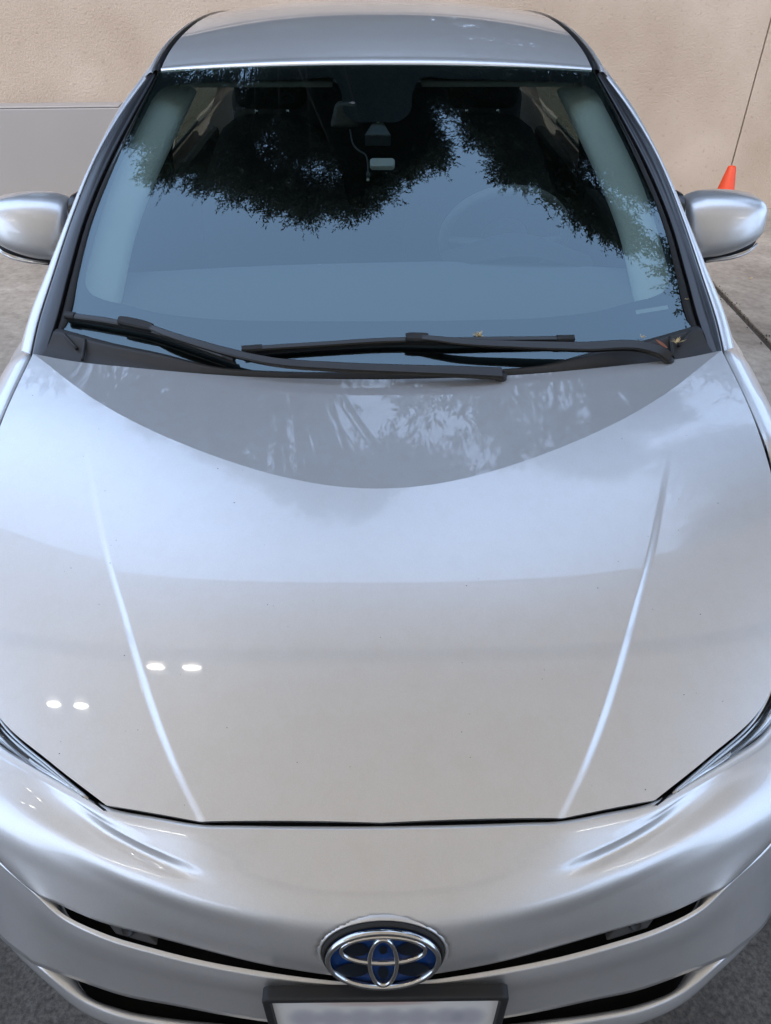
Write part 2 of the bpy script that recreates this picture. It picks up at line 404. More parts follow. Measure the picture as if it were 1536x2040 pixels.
# rear crescent: flatter than the front panel, meets it at a crisp crease
xe = half[:, -1, 0]; ye = half[:, -1, 1]; ze = half[:, -1, 2]
yr = interp(xe, RX, RY); zr = .9275 + (float(Fh(.742, 1.0625)) - .9275) * (xe / .742) ** 2
NR = 44; tr = np.linspace(0, 1, NR)
rear = np.zeros((len(xe), NR, 3))
rear[..., 0] = xe[:, None]
rear[..., 1] = ye[:, None] + (yr - ye)[:, None] * tr
bow = -.0010 * np.clip((yr - ye) / .34, 0, 1)[:, None]
rear[..., 2] = ze[:, None] + (zr - ze)[:, None] * tr + bow * 4 * tr * (1 - tr)
def full(h):
    m_ = h[::-1].copy(); m_[..., 0] *= -1
    return np.concatenate([m_[:-1], h], 0)
FP = full(half); RP = full(rear)
def skirt(edge, inward, drop=.016):
    e = np.asarray(edge); a = e + np.array([0, 0, -.003]) ; b = e + np.array(inward) + np.array([0, 0, -drop])
    return np.stack([e, e + (b - e) * .18 + np.array([0, 0, -.001]), b])
vf = [grid(FP), grid(RP)]
vf.append(grid(skirt(FP[:, 0], (0, .006, 0))))
vf.append(grid(skirt(RP[:, -1], (0, -.008, 0))))
for k, s in ((0, 1), (-1, -1)):
    vf.append(grid(skirt(FP[k], (s * .006, 0.002, 0))))
v, f = merge(*vf)
hood = pydata('hood', v, f, M['paint'], car, up=(0, 0, 1))
V = []; F = []
for i in range(70):
    a_, b_ = random.randrange(len(FP)), random.randrange(NT); c = FP[a_, b_] + np.array([0, 0, .0002]); r_ = random.choice([.0005, .0006, .0008, .0012])
    k = len(V); V += [c + np.array([r_ * math.cos(t) * random.uniform(.6, 1.5), r_ * math.sin(t), 0]) for t in (0, 1.2, 2.5, 3.8, 5)]; F.append((k, k + 1, k + 2, k + 3, k + 4))
tag(pydata('dirt_specks', V, F, M['rubber'], hood, smooth=False), kind='stuff')
# near-black strip under the hood's edges, painting the shade inside the gap
path = np.concatenate([FP[0][::-1], FP[1:, 0], FP[-1][1:]]) + np.array([0, 0, 0])
cen = np.array([0, .6, 0]); rows = []
for p in path:
    d = cen - np.array([p[0] * .75, p[1], 0]); d[2] = 0; d /= np.linalg.norm(d)
    rows.append([p - d * .012 + (0, 0, -.030), p + d * .05 + (0, 0, -.022)])
v, f = grid(np.array(rows)); pydata('hood_gap_shade', v, f, M['void'], car)

# --- nose and bumper, lofted from section curves (+x half, centre outwards)
NA = [(0, .1245, .7065), (.07, .1255, .7055), (.14, .1280, .7030), (.20, .1310, .7005), (.25, .1345, .6970), (.32, .1500, .6905), (.390, .1680, .6845), (.455, .203, .680), (.536, .247, .675), (.60, .285, .673), (.70, .40, .676), (.785, .58, .69)]
A = np.array(NA)
A0 = A + np.array([0, .0055, -.014]); A1 = A + np.array([0, .0040, -.0010])
A2 = A + np.array([0, -.0050, -.0016])
B = np.array([(0, .085, .684), (.068, .0865, .6825), (.132, .0890, .6785), (.172, .0840, .6775), (.2085, .0835, .6725), (.2865, .1160, .6760), (.356, .1530, .6800), (.448, .196, .6760), (.536, .234, .671), (.604, .268, .668), (.706, .385, .672), (.790, .572, .684)])
B2 = np.array([(0, .069, .6735), (.067, .0705, .6715), (.130, .0735, .6670), (.177, .0705, .6685), (.216, .0720, .6625), (.292, .1085, .6610), (.363, .1465, .6680), (.453, .188, .6690), (.538, .224, .667), (.606, .260, .665), (.710, .379, .668), (.793, .569, .679)])
C = np.array([(0, .048, .6655), (.066, .050, .663), (.128, .056, .6565), (.181, .0590, .657), (.226, .0620, .6520), (.302, .0960, .6530), (.378, .1330, .6610), (.460, .172, .663), (.542, .212, .662), (.610, .25, .661), (.713, .372, .664), (.797, .565, .674)])
D = np.array([(0, .0235, .6480), (.064, .0265, .6440), (.126, .034, .635), (.186, .0450, .6350), (.236, .0510, .6355), (.316, .0800, .6430), (.394, .1140, .6515), (.467, .151, .653), (.548, .190, .650), (.617, .228, .649), (.720, .355, .650), (.803, .558, .658)])
E_ = np.array([(0, .0085, .615), (.062, .0115, .611), (.123, .0200, .606), (.186, .0345, .605), (.243, .0460, .608), (.329, .0710, .619), (.406, .102, .628), (.475, .134, .630), (.552, .165, .629), (.622, .203, .627), (.726, .338, .627), (.810, .551, .632)])
E2 = np.array([(0, .0025, .578), (.060, .0048, .577), (.120, .012, .576), (.183, .0235, .577), (.246, .0405, .579), (.331, .061, .588), (.408, .0865, .594), (.477, .1155, .597), (.553, .147, .599), (.624, .187, .599), (.730, .326, .598), (.815, .546, .602)])
G = np.array([(0, .000, .541), (.058, .002, .541), (.115, .009, .541), (.178, .0195, .542), (.243, .033, .546), (.325, .0515, .551), (.405, .0700, .556), (.472, .0925, .563), (.512, .108, .567), (.600, .168, .573), (.733, .312, .570), (.819, .542, .572)])
G2 = G + np.array([0, .030, .006])      # the slot's upper lip folds inwards
G2[8:] = G[8:] + np.array([-.01, .02, 0])
def smooth_row(Rw, n=10):
    t = np.arange(n, dtype=float); out = np.array(Rw, float)
    wq = np.ones(n); wq[-1] = 3
    fx = np.stack([t, t ** 3, t ** 5], 1); fe = np.stack([t ** 0, t ** 2, t ** 4, t ** 6], 1)
    for k, bs in ((0, fx), (1, fe), (2, fe)):
        c_, *_ = np.linalg.lstsq(bs * wq[:, None], np.array(Rw)[:n, k] * wq, rcond=None); out[:n, k] = bs @ c_
    return out
C, D, E_, E2 = [smooth_row(q_) for q_ in (C, D, E_, E2)]
# between hood edge and C the nose is one easy curve; the fold is a groove pressed into it below the crease line
Tq = np.array([0, .30, .62, 1.0])
Bs = np.zeros_like(B); B2s = np.zeros_like(B)
for j in range(len(A)):
    dy0 = np.array([0, -.022, -.012]) if j < 6 else (C[j] - A[j]) * .9
    h_ = lambda t, p=A[j], r=C[j], m0=(C[j] - A[j]) * np.array([1, .95, .80]), m1=(C[j] - A[j]) * np.array([1, .95, 1.15]): (2*t**3-3*t*t+1)*p + (t**3-2*t*t+t)*m0 + (-2*t**3+3*t*t)*r + (t**3-t*t)*m1
    tb = [.55, .55, .56, .60, .66, .60, .46, .40, .40, .40, .40, .40][j]; Bs[j] = h_(tb); B2s[j] = h_(tb + (1 - tb) * .42)
gd_ = np.array([0, 0, 0, 0, .0006, .0050, .0042, .0012, 0, 0, 0, 0])
B = Bs; B2 = B2s + np.stack([0 * gd_, gd_ * .35, -gd_], 1)
rowsN = [A0, A1, A, A2, B, B2, C, D, E_, E2, G, G2]
NP = loft(rowsN, 9, 12, mirror=True, cr={10: None, 4: np.array([0, 0, 0, 0, .4, 1, 1, .4, 0, 0, 0, 0])})
EC = np.array([0.001, .0022, .5998]); eb = R_(71); ES = .93
ex = np.array([1, 0, 0.]); ey = np.array([0, math.cos(eb), math.sin(eb)]); en = np.array([0, -math.sin(eb), math.cos(eb)])
def epl(u, v_, h): return EC + ex * (u * ES) + ey * (v_ * ES) + en * (h * ES)
rel = NP - EC; eu = rel @ ex; ev = rel @ ey; eh = rel @ en         # oval recess for the emblem
ins = ((eu / (.0935 * ES)) ** 2 + (ev / (.0627 * ES)) ** 2 < 1) & (eh > -.016)
NP = np.where(ins[..., None], NP - en * (eh + .016)[..., None], NP)
v, f = grid(NP); nose = pydata('front_bumper', v, f, M['paint'], car, up=(0, -.5, 1))
# lower fascia with the slot's lower lip
L1 = np.array([(0, -.007, .521), (.058, -.004, .522), (.115, .002, .523), (.178, .010, .5255), (.243, .0195, .530), (.325, .036, .535), (.405, .0565, .540), (.470, .0825, .547), (.511, .1075, .5655), (.600, .1665, .5715), (.733, .311, .5685), (.819, .541, .5705)])
L0 = L1 + np.array([0, .0055, .0006]); L0[8:] = L1[8:] + np.array([-.012, .02, -.002])
L00 = L1 + np.array([0, .012, -.035]); L00[8:] = L1[8:] + np.array([-.014, .024, -.03])
L1b = L1 + np.array([0, -.003, -.006]); L1a = L1 + np.array([0, .004, .0015])
L2 = np.array([(0, -.010, .45), (.058, -.008, .451), (.118, -.004, .453), (.18, .004, .455), (.242, .012, .458), (.318, .025, .462), (.405, .044, .468), (.476, .068, .475), (.540, .0955, .487), (.615, .145, .490), (.738, .300, .485), (.822, .54, .48)])
L3 = np.array([(0, -.012, .376), (.058, -.011, .377), (.118, -.008, .378), (.18, -.002, .380), (.242, .006, .383), (.318, .018, .387), (.400, .0315, .390), (.477, .051, .400), (.546, .0695, .411), (.628, .122, .40), (.742, .292, .39), (.824, .54, .39)])
L3b = L3 + np.array([0, .028, -.003])
FPn = loft([L00, L0, L1a, L1, L1b, L2, L3, L3b], 8, 10, mirror=True, cr=(6,), cc=(8,))
v, f = grid(FPn); pydata('lower_fascia', v, f, M['paint'], nose, up=(0, -1, .3))
# chin below the lower grille
K1 = np.array([(0, -.014, .338), (.058, -.014, .338), (.118, -.012, .339), (.18, -.008, .341), (.242, -.003, .343), (.33, .004, .348), (.407, .015, .354), (.468, .034, .363), (.532, .0675, .392), (.620, .128, .392), (.741, .294, .386), (.8235, .541, .386)])
K0 = K1 + np.array([0, .008, .001]); K0[8:] = K1[8:] + np.array([-.012, .02, 0])
K00 = K1 + np.array([0, .012, -.04]); K00[8:] = K1[8:] + np.array([-.014, .024, -.03])
K2 = K1 + np.array([0, -.004, -.008])
K3 = np.array([(0, -.012, .26), (.058, -.011, .26), (.118, -.009, .26), (.185, -.004, .26), (.25, .002, .262), (.345, .012, .265), (.43, .028, .27), (.50, .052, .28), (.558, .0875, .29), (.628, .135, .30), (.742, .30, .30), (.8235, .545, .30)])
K4 = np.array([(0, .03, .19), (.058, .03, .19), (.118, .032, .19), (.185, .036, .19), (.25, .042, .19), (.345, .052, .19), (.43, .066, .195), (.50, .088, .20), (.556, .118, .205), (.62, .16, .21), (.73, .32, .22), (.81, .55, .22)])
CP = loft([K00, K0, K1, K2, K3, K4], 8, 10, mirror=True)
v, f = grid(CP); pydata('chin', v, f, M['paint'], nose, up=(0, -1, .3))
# dark cavities behind the two openings, slats in the lower one
v, f = grid(loft([G2 + np.array([0, .004, .004]), (G + L1) / 2 + np.array([0, .075, 0]), L00 + np.array([0, .03, -.004]), L00 + np.array([0, .002, .002])], 3, 6, mirror=True)[:, 12:-12])
pydata('upper_slot_liner', v, f, M['void'], nose)
v, f = grid(loft([L3b + np.array([0, .002, .004]), (L3 + K1) / 2 + np.array([0, .085, 0]), K00 + np.array([0, .04, -.004]), K00 + np.array([0, .002, .002])], 3, 6, mirror=True)[:, 12:-12])
pydata('lower_grille_liner', v, f, M['void'], nose)
for t_ in (.36, .70):
    S_ = L3 * (1 - t_) + K1 * t_ + np.array([0, .022, 0]); S_ = S_[:9]
    rows = [S_ + np.array([0, .02, .004]), S_ + np.array([0, 0, .005]), S_ + np.array([0, -.001, -.001]), S_ + np.array([0, .02, -.005])]
    v, f = grid(loft(rows, 3, 8, mirror=True, cr=(1, 2))); pydata('grille_slat', v, f, M['shell'], nose, up=(0, -1, 1))
# sensor brackets inside the slot
for s in (1, -1):
    P0 = [(.322, .045, .533), (.385, .060, .538), (.410, .082, .556), (.350, .070, .553)]
    fr = np.array(P0); bk = fr + np.array([0, .03, .004])
    v = sx(np.concatenate([fr, bk]), s)
    br = pydata('sensor_bracket', v, [(0, 1, 2, 3), (4, 7, 6, 5), (0, 4, 5, 1), (1, 5, 6, 2), (2, 6, 7, 3), (3, 7, 4, 0)], M['plastic_grey'], nose, smooth=False)
    bevel_obj(br, .002)
    c = np.array([.366, .0625, .5475]); th = np.linspace(0, 2 * np.pi, 24, endpoint=False)
    ux = np.array([.93, .33, .12]); ux /= np.linalg.norm(ux); nn = np.array([.2, -.85, .49]); nn -= ux * nn.dot(ux); nn /= np.linalg.norm(nn); uy = np.cross(nn, ux)
    P = [[c + r * (math.cos(t) * ux + math.sin(t) * uy) + nn * h for t in th] for r, h in ((.0095, .0), (.0095, .0022), (.0075, .0026), (.007, .0004), (.001, .0006))]
    v, f = grid(np.array(P), closed=True); pydata('sensor', sx(v, s), f, M['plastic'], nose)

# --- emblem
emb = pydata('emblem', *grid(np.array([[epl(a * math.cos(t), b * math.sin(t), h) for t in np.linspace(0, 2 * np.pi, 72, endpoint=False)] for a, b, h in
      ((.0985, .0662, -.020), (.0955, .0642, -.0115), (.0935, .0628, -.0090), (.0918, .0614, -.0082), (.0900, .0603, -.0088), (.088, .059, -.013))]), closed=True), M['paint'], car)
th = np.linspace(0, 2 * np.pi, 72, endpoint=False)
v, f = grid(np.array([[epl(a * math.cos(t), b * math.sin(t), h) for t in th] for a, b, h in ((.089, .060, -.009), (.088, .059, -.002), (.083, .0555, -.002), (.082, .0545, -.006))]), closed=True)
pydata('emblem_gap', v, f, M['rubber'], emb)
v, f = grid(np.array([[epl(a * math.cos(t), b * math.sin(t), h) for t in th] for a, b, h in ((.081, .054, -.004), (.06, .04, -.0005), (.03, .02, .0005), (.0002, .0002, .0008))]), closed=True)
pydata('emblem_disc', v, f, M['blue'], emb)
def ering(name, cu, cv, a, b, wdt, h, m):
    prof = [(-.5, -.004), (-.5, 0), (-.32, .0016), (0, .0021), (.32, .0016), (.5, 0), (.5, -.004)]
    P = [[epl(cu + (a + p * wdt) * math.cos(t), cv + (b + p * wdt) * math.sin(t), h + k) for t in th] for p, k in prof]
    v, f = grid(np.array(P), closed=True); pydata(name, v, f, m, emb)
ering('emblem_ring', 0, 0, .0790, .0527, .0080, .0055, M['chrome'])
ering('emblem_oval', 0, .0190, .0600, .0250, .0068, .0045, M['chrome'])
ering('emblem_oval', 0, -.004, .0195, .0440, .0068, .0052, M['chrome'])
def edisc(cu, cv, a, b, h):
    v, f = grid(np.array([[epl(cu + a * r * math.cos(t), cv + b * r * math.sin(t), h) for t in th[::2]] for r in (1, .01)]), closed=True)
    pydata('emblem_inlay', v, f, M['blue_dark'], emb)
for sg in (-1, 1):
    edisc(sg * .0375, .0185, .0165, .0125, .0022); edisc(sg * .0440, -.0205, .0230, .0135, .0022)
edisc(0, .018, .006, .008, .0024); edisc(0, -.026, .0075, .012, .0024)

# --- licence plate with black frame
pc = np.array([.004, -.008, .4365])
fw, fh, fd = .342, .180, .026
fo = []; fi = []
def rrect(wd, hg, r, n=6):
    out = []
    for cx_, cz_, a0 in ((wd/2 - r, hg/2 - r, 0), (-wd/2 + r, hg/2 - r, 90), (-wd/2 + r, -hg/2 + r, 180), (wd/2 - r, -hg/2 + r, 270)):
        for k in range(n + 1):
            a = R_(a0 + 90 * k / n); out.append((cx_ + r * math.cos(a), cz_ + r * math.sin(a)))
    return out
def pl(u, v_, d): return (pc[0] + u, pc[1] + d - .04 * v_ * 0, pc[2] + v_)
ro = [rrect(fw, fh, .012), rrect(fw, fh, .012), rrect(fw - .004, fh - .004, .011), rrect(fw - .022, fh - .022, .006), rrect(fw - .024, fh - .024, .005)]
dd = [.004, -.012, -.0145, -.0145, -.007]
P = np.array([[pl(u, v_, d) for u, v_ in r] for r, d in zip(ro, dd)])
v, f = grid(P, closed=True); pf = pydata('plate_frame', v, f, M['plastic'], car); pf.data.polygons.foreach_set('use_smooth', np.zeros(len(pf.data.polygons), dtype=bool)); bevel_obj(pf, .002, 3)
def plate_mat():
    m, n, l = mat('licence_plate')
    b = n.new('ShaderNodeBsdfPrincipled'); o = n.new('ShaderNodeOutputMaterial'); l.new(b.outputs[0], o.inputs[0])
    tc = n.new('ShaderNodeTexCoord'); sp = n.new('ShaderNodeSeparateXYZ'); l.new(tc.outputs['Generated'], sp.inputs[0])
    def blob(cx_, cz_, rx, rz, colr, prev, amt):
        def ax(out, c_, r_):
            s_ = n.new('ShaderNodeMath'); s_.operation = 'SUBTRACT'; l.new(out, s_.inputs[0]); s_.inputs[1].default_value = c_
            d_ = n.new('ShaderNodeMath'); d_.operation = 'DIVIDE'; l.new(s_.outputs[0], d_.inputs[0]); d_.inputs[1].default_value = r_
            p_ = n.new('ShaderNodeMath'); p_.operation = 'MULTIPLY'; l.new(d_.outputs[0], p_.inputs[0]); l.new(d_.outputs[0], p_.inputs[1]); return p_
        a_ = n.new('ShaderNodeMath'); a_.operation = 'ADD'; l.new(ax(sp.outputs['X'], cx_, rx).outputs[0], a_.inputs[0]); l.new(ax(sp.outputs['Z'], cz_, rz).outputs[0], a_.inputs[1])
        mr = n.new('ShaderNodeMapRange'); mr.interpolation_type = 'SMOOTHSTEP'; mr.inputs['From Min'].default_value = 0; mr.inputs['From Max'].default_value = 1.3; mr.inputs['To Min'].default_value = amt; mr.inputs['To Max'].default_value = 0
        l.new(a_.outputs[0], mr.inputs['Value'])
        mx = n.new('ShaderNodeMix'); mx.data_type = 'RGBA'; l.new(mr.outputs[0], mx.inputs['Factor']); mx.inputs['B'].default_value = (*colr, 1)
        if isinstance(prev, tuple): mx.inputs['A'].default_value = (*prev, 1)
        else: l.new(prev, mx.inputs['A'])
        return mx.outputs['Result']
    c_ = (.70, .69, .66)
    c_ = blob(.42, .87, .26, .12, (.46, .29, .25), c_, .6); c_ = blob(.60, .88, .16, .10, (.46, .30, .27), c_, .5)
    for i, cx_ in enumerate((.13, .25, .37, .52, .64, .76, .88)):
        c_ = blob(cx_ + .01 * (i % 3), .47, .085, .27, (.16, .16, .25), c_, .5)
    l.new(c_, b.inputs['Base Color']); b.inputs['Roughness'].default_value = .4
    return m
v, f = boxv((pc[0], pc[1] - .0055, pc[2]), (fw - .0235, .003, fh - .0235)); pydata('licence_plate', v, f, plate_mat(), pf, smooth=False)

# --- headlights: clear wedge lens over a dark bowl with bright strips
HU = np.array([(.393, .170, .0), (.490, .2335, 0), (.605, .320, 0), (.675, .43, 0), (.715, .56, 0), (.733, .70, 0), (.7395, .79, 0)])
HU[:, 2] = [float(Fh(np.array(a), np.array(b_))) for a, b_ in HU[:, :2]]
HU[:, 2] -= np.array([.0065, .0065, .0065, .006, .005, .003, .002])
HU[:, :2] += np.array([[.004, -.004], [.004, -.0045], [.005, -.004], [.006, -.003], [.006, -.002], [.006, 0], [.006, .0]])
HD = np.array([(.392, .1665, .6835), (.455, .206, .6815), (.536, .250, .677), (.62, .305, .676), (.715, .42, .684), (.775, .58, .73), (.7475, .79, .893)])
for s in (1, -1):
    up_ = dense(HU, 10); dn_ = dense(HD, 10)
    mid = (up_ + dn_) / 2 + np.array([.006, -.008, .012]) * np.sin(np.linspace(0, np.pi, len(up_)))[:, None]
    v, f = grid(sx(dense(np.stack([up_, mid, dn_]), 8), s))
    hl = pydata('headlight', v, f, M['lens'], car, up=(0, -.3, 1))
    bowl = (up_ + dn_) / 2 + np.array([-.03, .04, -.06]) * np.sin(np.linspace(0, np.pi, len(up_)))[:, None] ** .7
    v, f = grid(sx(dense(np.stack([up_ + (0, 0, -.004), bowl, dn_ + (0, 0, -.004)]), 6), s)); pydata('headlight_bowl', v, f, M['gloss_black'], hl)
    for k, (t_, wd, mt) in enumerate(((.10, .004, 'chrome'), (.24, .006, 'satin_chrome'), (.40, .004, 'chrome'), (.86, .007, 'satin_chrome'), (.97, .004, 'chrome'))):
        n0 = 3 + k; ln = up_[n0:46] * (1 - t_) + dn_[n0:46] * t_
        sink = np.sin(np.linspace(.05, np.pi * .8, len(ln)))[:, None] * np.array([-.003, .004, -.006])
        v, f = tube(ln + sink + np.array([0, 0, -.003]), np.linspace(wd * .5, wd * 1.6, len(ln)), 8, flat=.5); pydata('light_strip', sx(v, s), f, M[mt], hl)
    for cc_ in ((.60, .345, .672), (.665, .43, .69)):
        an = np.linspace(0, 2 * np.pi, 24, endpoint=False); c_ = np.array(cc_); dr = np.array([.3, -.85, .2]); dr /= np.linalg.norm(dr)
        e1 = np.cross(dr, (0, 0, 1)); e1 /= np.linalg.norm(e1); e2 = np.cross(e1, dr)
        P = [[c_ + r * (math.cos(a) * e1 + math.sin(a) * e2) + dr * h for a in an] for r, h in ((.026, -.03), (.026, 0), (.023, .004), (.018, .001), (.016, .004), (.009, .010), (.0004, .012))]
        v, f = grid(np.array(P), closed=True); pydata('projector', sx(v, s), f, M['chrome'], hl)

# --- windshield
def Wz(x, y): return .925 + .585 * (y - 1) - .08 * (y - 1) ** 2 - (.06 + .065 * (y - 1.15)) * x * x
GEx = np.array([.7045, .7005, .6965, .6915, .6675, .6330, .5960]); GEy = np.array([1.136, 1.156, 1.277, 1.414, 1.583, 1.756, 1.940])
BX = [0, .2, .35, .47, .575, .7045]; BYy = [1.0085, 1.013, 1.0285, 1.063, 1.0915, 1.136]       # glass bottom
TX = [0, .283, .596]; TY = [1.897, 1.907, 1.940]
def glass_pt(a, t):
    """a in [-1,1] across, t in [0,1] upwards -> x, y in plan"""
    a = np.asarray(a, float); t = np.asarray(t, float); ab = np.abs(a)
    yb = interp((ab * .7045).ravel(), BX, BYy).reshape(ab.shape); yt = interp((ab * .596).ravel(), TX, TY).reshape(ab.shape)
    y = yb + (yt - yb) * t
    ye = 1.136 + (1.940 - 1.136) * t
    xe_ = interp(ye.ravel(), GEy, GEx).reshape(ab.shape)
    return a * xe_, y
aa, tg = np.meshgrid(np.linspace(-1, 1, 90), np.linspace(0, 1, 70))
gx_, gy_ = glass_pt(aa, tg)
GP = np.stack([gx_, gy_, Wz(gx_, gy_)], -1)
v, f = grid(GP); ws = pydata('windshield', v, f, M['glass'], car, up=(0, -.5, 1))
# black printed border inside the glass: outline minus the clear opening
IN = [(0, 1.1315), (.20, 1.1355), (.385, 1.149), (.50, 1.171), (.57, 1.1945), (.625, 1.213), (.652, 1.229), (.668, 1.252), (.6725, 1.285), (.6705, 1.345), (.6665, 1.41), (.655, 1.54), (.633, 1.66), (.607, 1.78), (.592, 1.842), (.580, 1.864), (.556, 1.877), (.50, 1.876), (.36, 1.862), (.20, 1.852), (.115, 1.848), (.095, 1.80), (.080, 1.715), (.055, 1.690), (0, 1.688)]
inn = dense(np.array(IN), 7, crease=(0, len(IN) - 1))
inn = np.concatenate([inn, (inn * np.array([-1, 1]))[::-1][1:-1]])
# matching outer loop: bottom, side, top
tb = np.linspace(0, 1, 60)
bot = np.stack(glass_pt(tb, np.zeros(60)), 1); sd = np.stack(glass_pt(np.ones(60), tb), 1); tp = np.stack(glass_pt(tb[::-1], np.ones(60)), 1)
outl = np.concatenate([bot, sd[1:], tp[1:]])
def ang(p): return np.arctan2(p[:, 0], -(p[:, 1] - 1.5))
oa = np.unwrap(ang(outl)); ia = ang(inn)
half_n = (len(inn)) // 2
ia_h = np.maximum.accumulate(ia[:half_n + 1]); oo = []
idx_k = [int(np.argmin(np.linalg.norm(inn[:half_n + 1] - np.array(k), axis=1))) for k in ((0, 1.1315), (.652, 1.229), (.580, 1.864), (0, 1.688))]
ck = [0, 59, 118, 177]
for seg in range(3):
    n0, n1 = idx_k[seg], idx_k[seg + 1]
    for j in range(n0, n1 + (1 if seg == 2 else 0)):
        # spread by x on top/bottom, by y on the side
        if seg == 1: tq = np.clip((inn[j, 1] - 1.14) / (1.935 - 1.14), 0, 1)
        elif seg == 0: tq = inn[j, 0] / .652 * (.652 + .052 * (inn[j, 0] / .652) ** 4) / .7045 if j else 0
        else: tq = 1 - inn[j, 0] / .58
        pos = ck[seg] + min(1, tq) * (ck[seg + 1] - ck[seg]); i0 = int(min(pos, 176)); fr_ = pos - i0
        oo.append(outl[i0] * (1 - fr_) + outl[i0 + 1] * fr_)
oo = np.array(oo); oo[0, 0] = 0; oo[-1, 0] = 0
ih = inn[:half_n + 1]
fr_rows = np.stack([oo * (1 - t) + ih * t for t in np.linspace(0, 1, 8)], 0)
fr3 = np.stack([fr_rows[..., 0], fr_rows[..., 1], Wz(fr_rows[..., 0], fr_rows[..., 1]) - .004], -1)
v, f = merge(grid(fr3), grid(sx(fr3, -1))); pydata('black_border', v, f, M['frit'], ws, up=(0, -.5, 1))
# identification plate and maker's mark on the border
def on_glass(x, y, h=0): return np.array([x, y, float(Wz(np.array(x), np.array(y))) + h])
v = [on_glass(.577, 1.1650, -.0032), on_glass(.654, 1.1835, -.0032), on_glass(.6535, 1.1930, -.0032), on_glass(.5765, 1.1745, -.0032)]
pydata('identity_plate', v, [(0, 1, 2, 3)], M['tag'], ws, smooth=False)

# --- cowl between hood and glass
cx_ = np.linspace(0, 1, 60)
cb = np.stack([cx_ * .742, interp(cx_ * .742, RX, RY) - .010], 1); cbz = .9275 + .032 * cx_ ** 2 - .022
ct = np.stack([cx_ * .712, interp(np.minimum(cx_ * .712, .7045), BX, BYy) + .004], 1); ctz = Wz(ct[:, 0], ct[:, 1]) + .003
r0 = np.concatenate([cb, cbz[:, None]], 1); r1 = np.concatenate([ct, ctz[:, None]], 1)
rm = r0 * .5 + r1 * .5 + np.array([0, 0, -.006]); rq = r0 * .12 + r1 * .88 + np.array([0, -.001, .0035]); rz_ = r1 + np.array([0, .004, -.006])
CW = np.stack([r0, rm, rq, r1, rz_]); CW2 = np.concatenate([sx(CW[:, ::-1], -1)[:, :-1], CW], 1)
CWd = dense(CW2, 6, crease=(2, 3)); v, f = grid(CWd); cowl = pydata('cowl', v, f, M['plastic_grey'], car, up=(0, 0, 1))
for s in (1, -1):       # moulded ribs and corner pieces
    for a, b_ in (((.690, 1.122, .974), (.655, 1.085, .957)), ((.640, 1.105, .969), (.6375, 1.055, .945))):
        v, f = tube(sx(np.linspace(a, b_, 6), s), .0035, 8); pydata('cowl_rib', v, f, M['plastic'], cowl)
# vent grille of the cowl at the centre
for i in range(34):
    xx = -.15 + i * .009
    v, f = boxv((xx, 1.0005, .9215), (.004, .012, .006)); pydata('cowl_vent_rib', v, f, M['plastic'], cowl, smooth=False)

# --- A pillars: black garnish beside the glass, silver rail outside, running on along the roof
GL = np.array([(.7065, 1.050, .918), (.7045, 1.136, .972), (.7005, 1.156, .984), (.6965, 1.277, 1.0462), (.6915, 1.414, 1.1158), (.6675, 1.583, 1.1977), (.633, 1.756, 1.278), (.596, 1.940, 1.360)])
BS = np.array([(.7530, 1.035, .920), (.7610, 1.105, .947), (.7637, 1.166, .9739), (.7535, 1.293, 1.040), (.7395, 1.455, 1.1211), (.710, 1.671, 1.2244), (.671, 1.826, 1.2949), (.6195, 1.974, 1.3615)])
SO = np.array([(.780, 1.035, .905), (.803, 1.125, .9260), (.799, 1.241, .9832), (.781, 1.34, 1.034), (.7626, 1.4516, 1.089), (.742, 1.5936, 1.158), (.701, 1.8455, 1.2735), (.648, 2.018, 1.3496)])
for s in (1, -1):
    gd = dense(GL, 10); bd = dense(BS, 10); sd_ = dense(SO, 10); k = len(gd)
    q_ = lambda t, h: gd * (1 - t) + bd * t + np.array([0, 0, h])
    P = dense(np.stack([q_(0, -.004), q_(.10, -.018), q_(.30, -.016), q_(.36, -.001), q_(.55, .005), q_(.78, .0055), q_(.97, .002), q_(1.0, -.008)]), 5, crease=(2,))
    v, f = grid(sx(P, s)); ap = pydata('pillar_garnish', v, f, M['gloss_black'], car, up=(0, -.5, 1))
    P = np.stack([q_(-.16, .0008), q_(-.10, .003), q_(.10, .0005), q_(.30, -.013)])
    v, f = grid(sx(P, s)); pydata('pillar_gap_shade', v, f, M['void'], ap, up=(0, -.5, 1))  # near-black strip stands in for the shade in the trench beside the glass
    bo = bd + np.array([.0015, 0, -.006]); b1 = bd + np.array([.002, 0, .0005]); ms = b1 * .5 + sd_ * .5 + np.array([.006, -.001, .007])
    out2 = sd_ + np.array([-.004, .012, -.022])
    P = dense(np.stack([bo, b1, ms, sd_, out2]), 7)
    v, f = grid(sx(P, s)); pydata('pillar_rail', v, f, M['paint'], car, up=(s, -.5, 1))
    kq = int(np.argmin(np.abs(sd_[:, 1] - 1.53))); ln = np.stack([b1[kq - 3] + (.001, 0, .001), ms[kq - 1] + (0, 0, .0008), sd_[kq] + (.001, 0, .0006)])
    v, f = tube(sx(dense(ln, 4), s), .0016, 6); pydata('panel_gap', v, f, M['shell'], ap)
    # inner trim, pale, seen through the glass
    gi = dense(GL[1:], 10); a_ = gi + np.array([-.022, .02, -.020]); b2 = gi + np.array([-.075, .055, -.045]); c2 = gi + np.array([-.055, .13, -.075]); d2 = gi + np.array([.02, .14, -.075])
    P = dense(np.stack([gi + np.array([-.004, .012, -.016]), a_, b2, c2, d2]), 6)
    v, f = grid(sx(P, s)); pydata('inner_pillar_trim', v, f, M['trim_pale'], car)

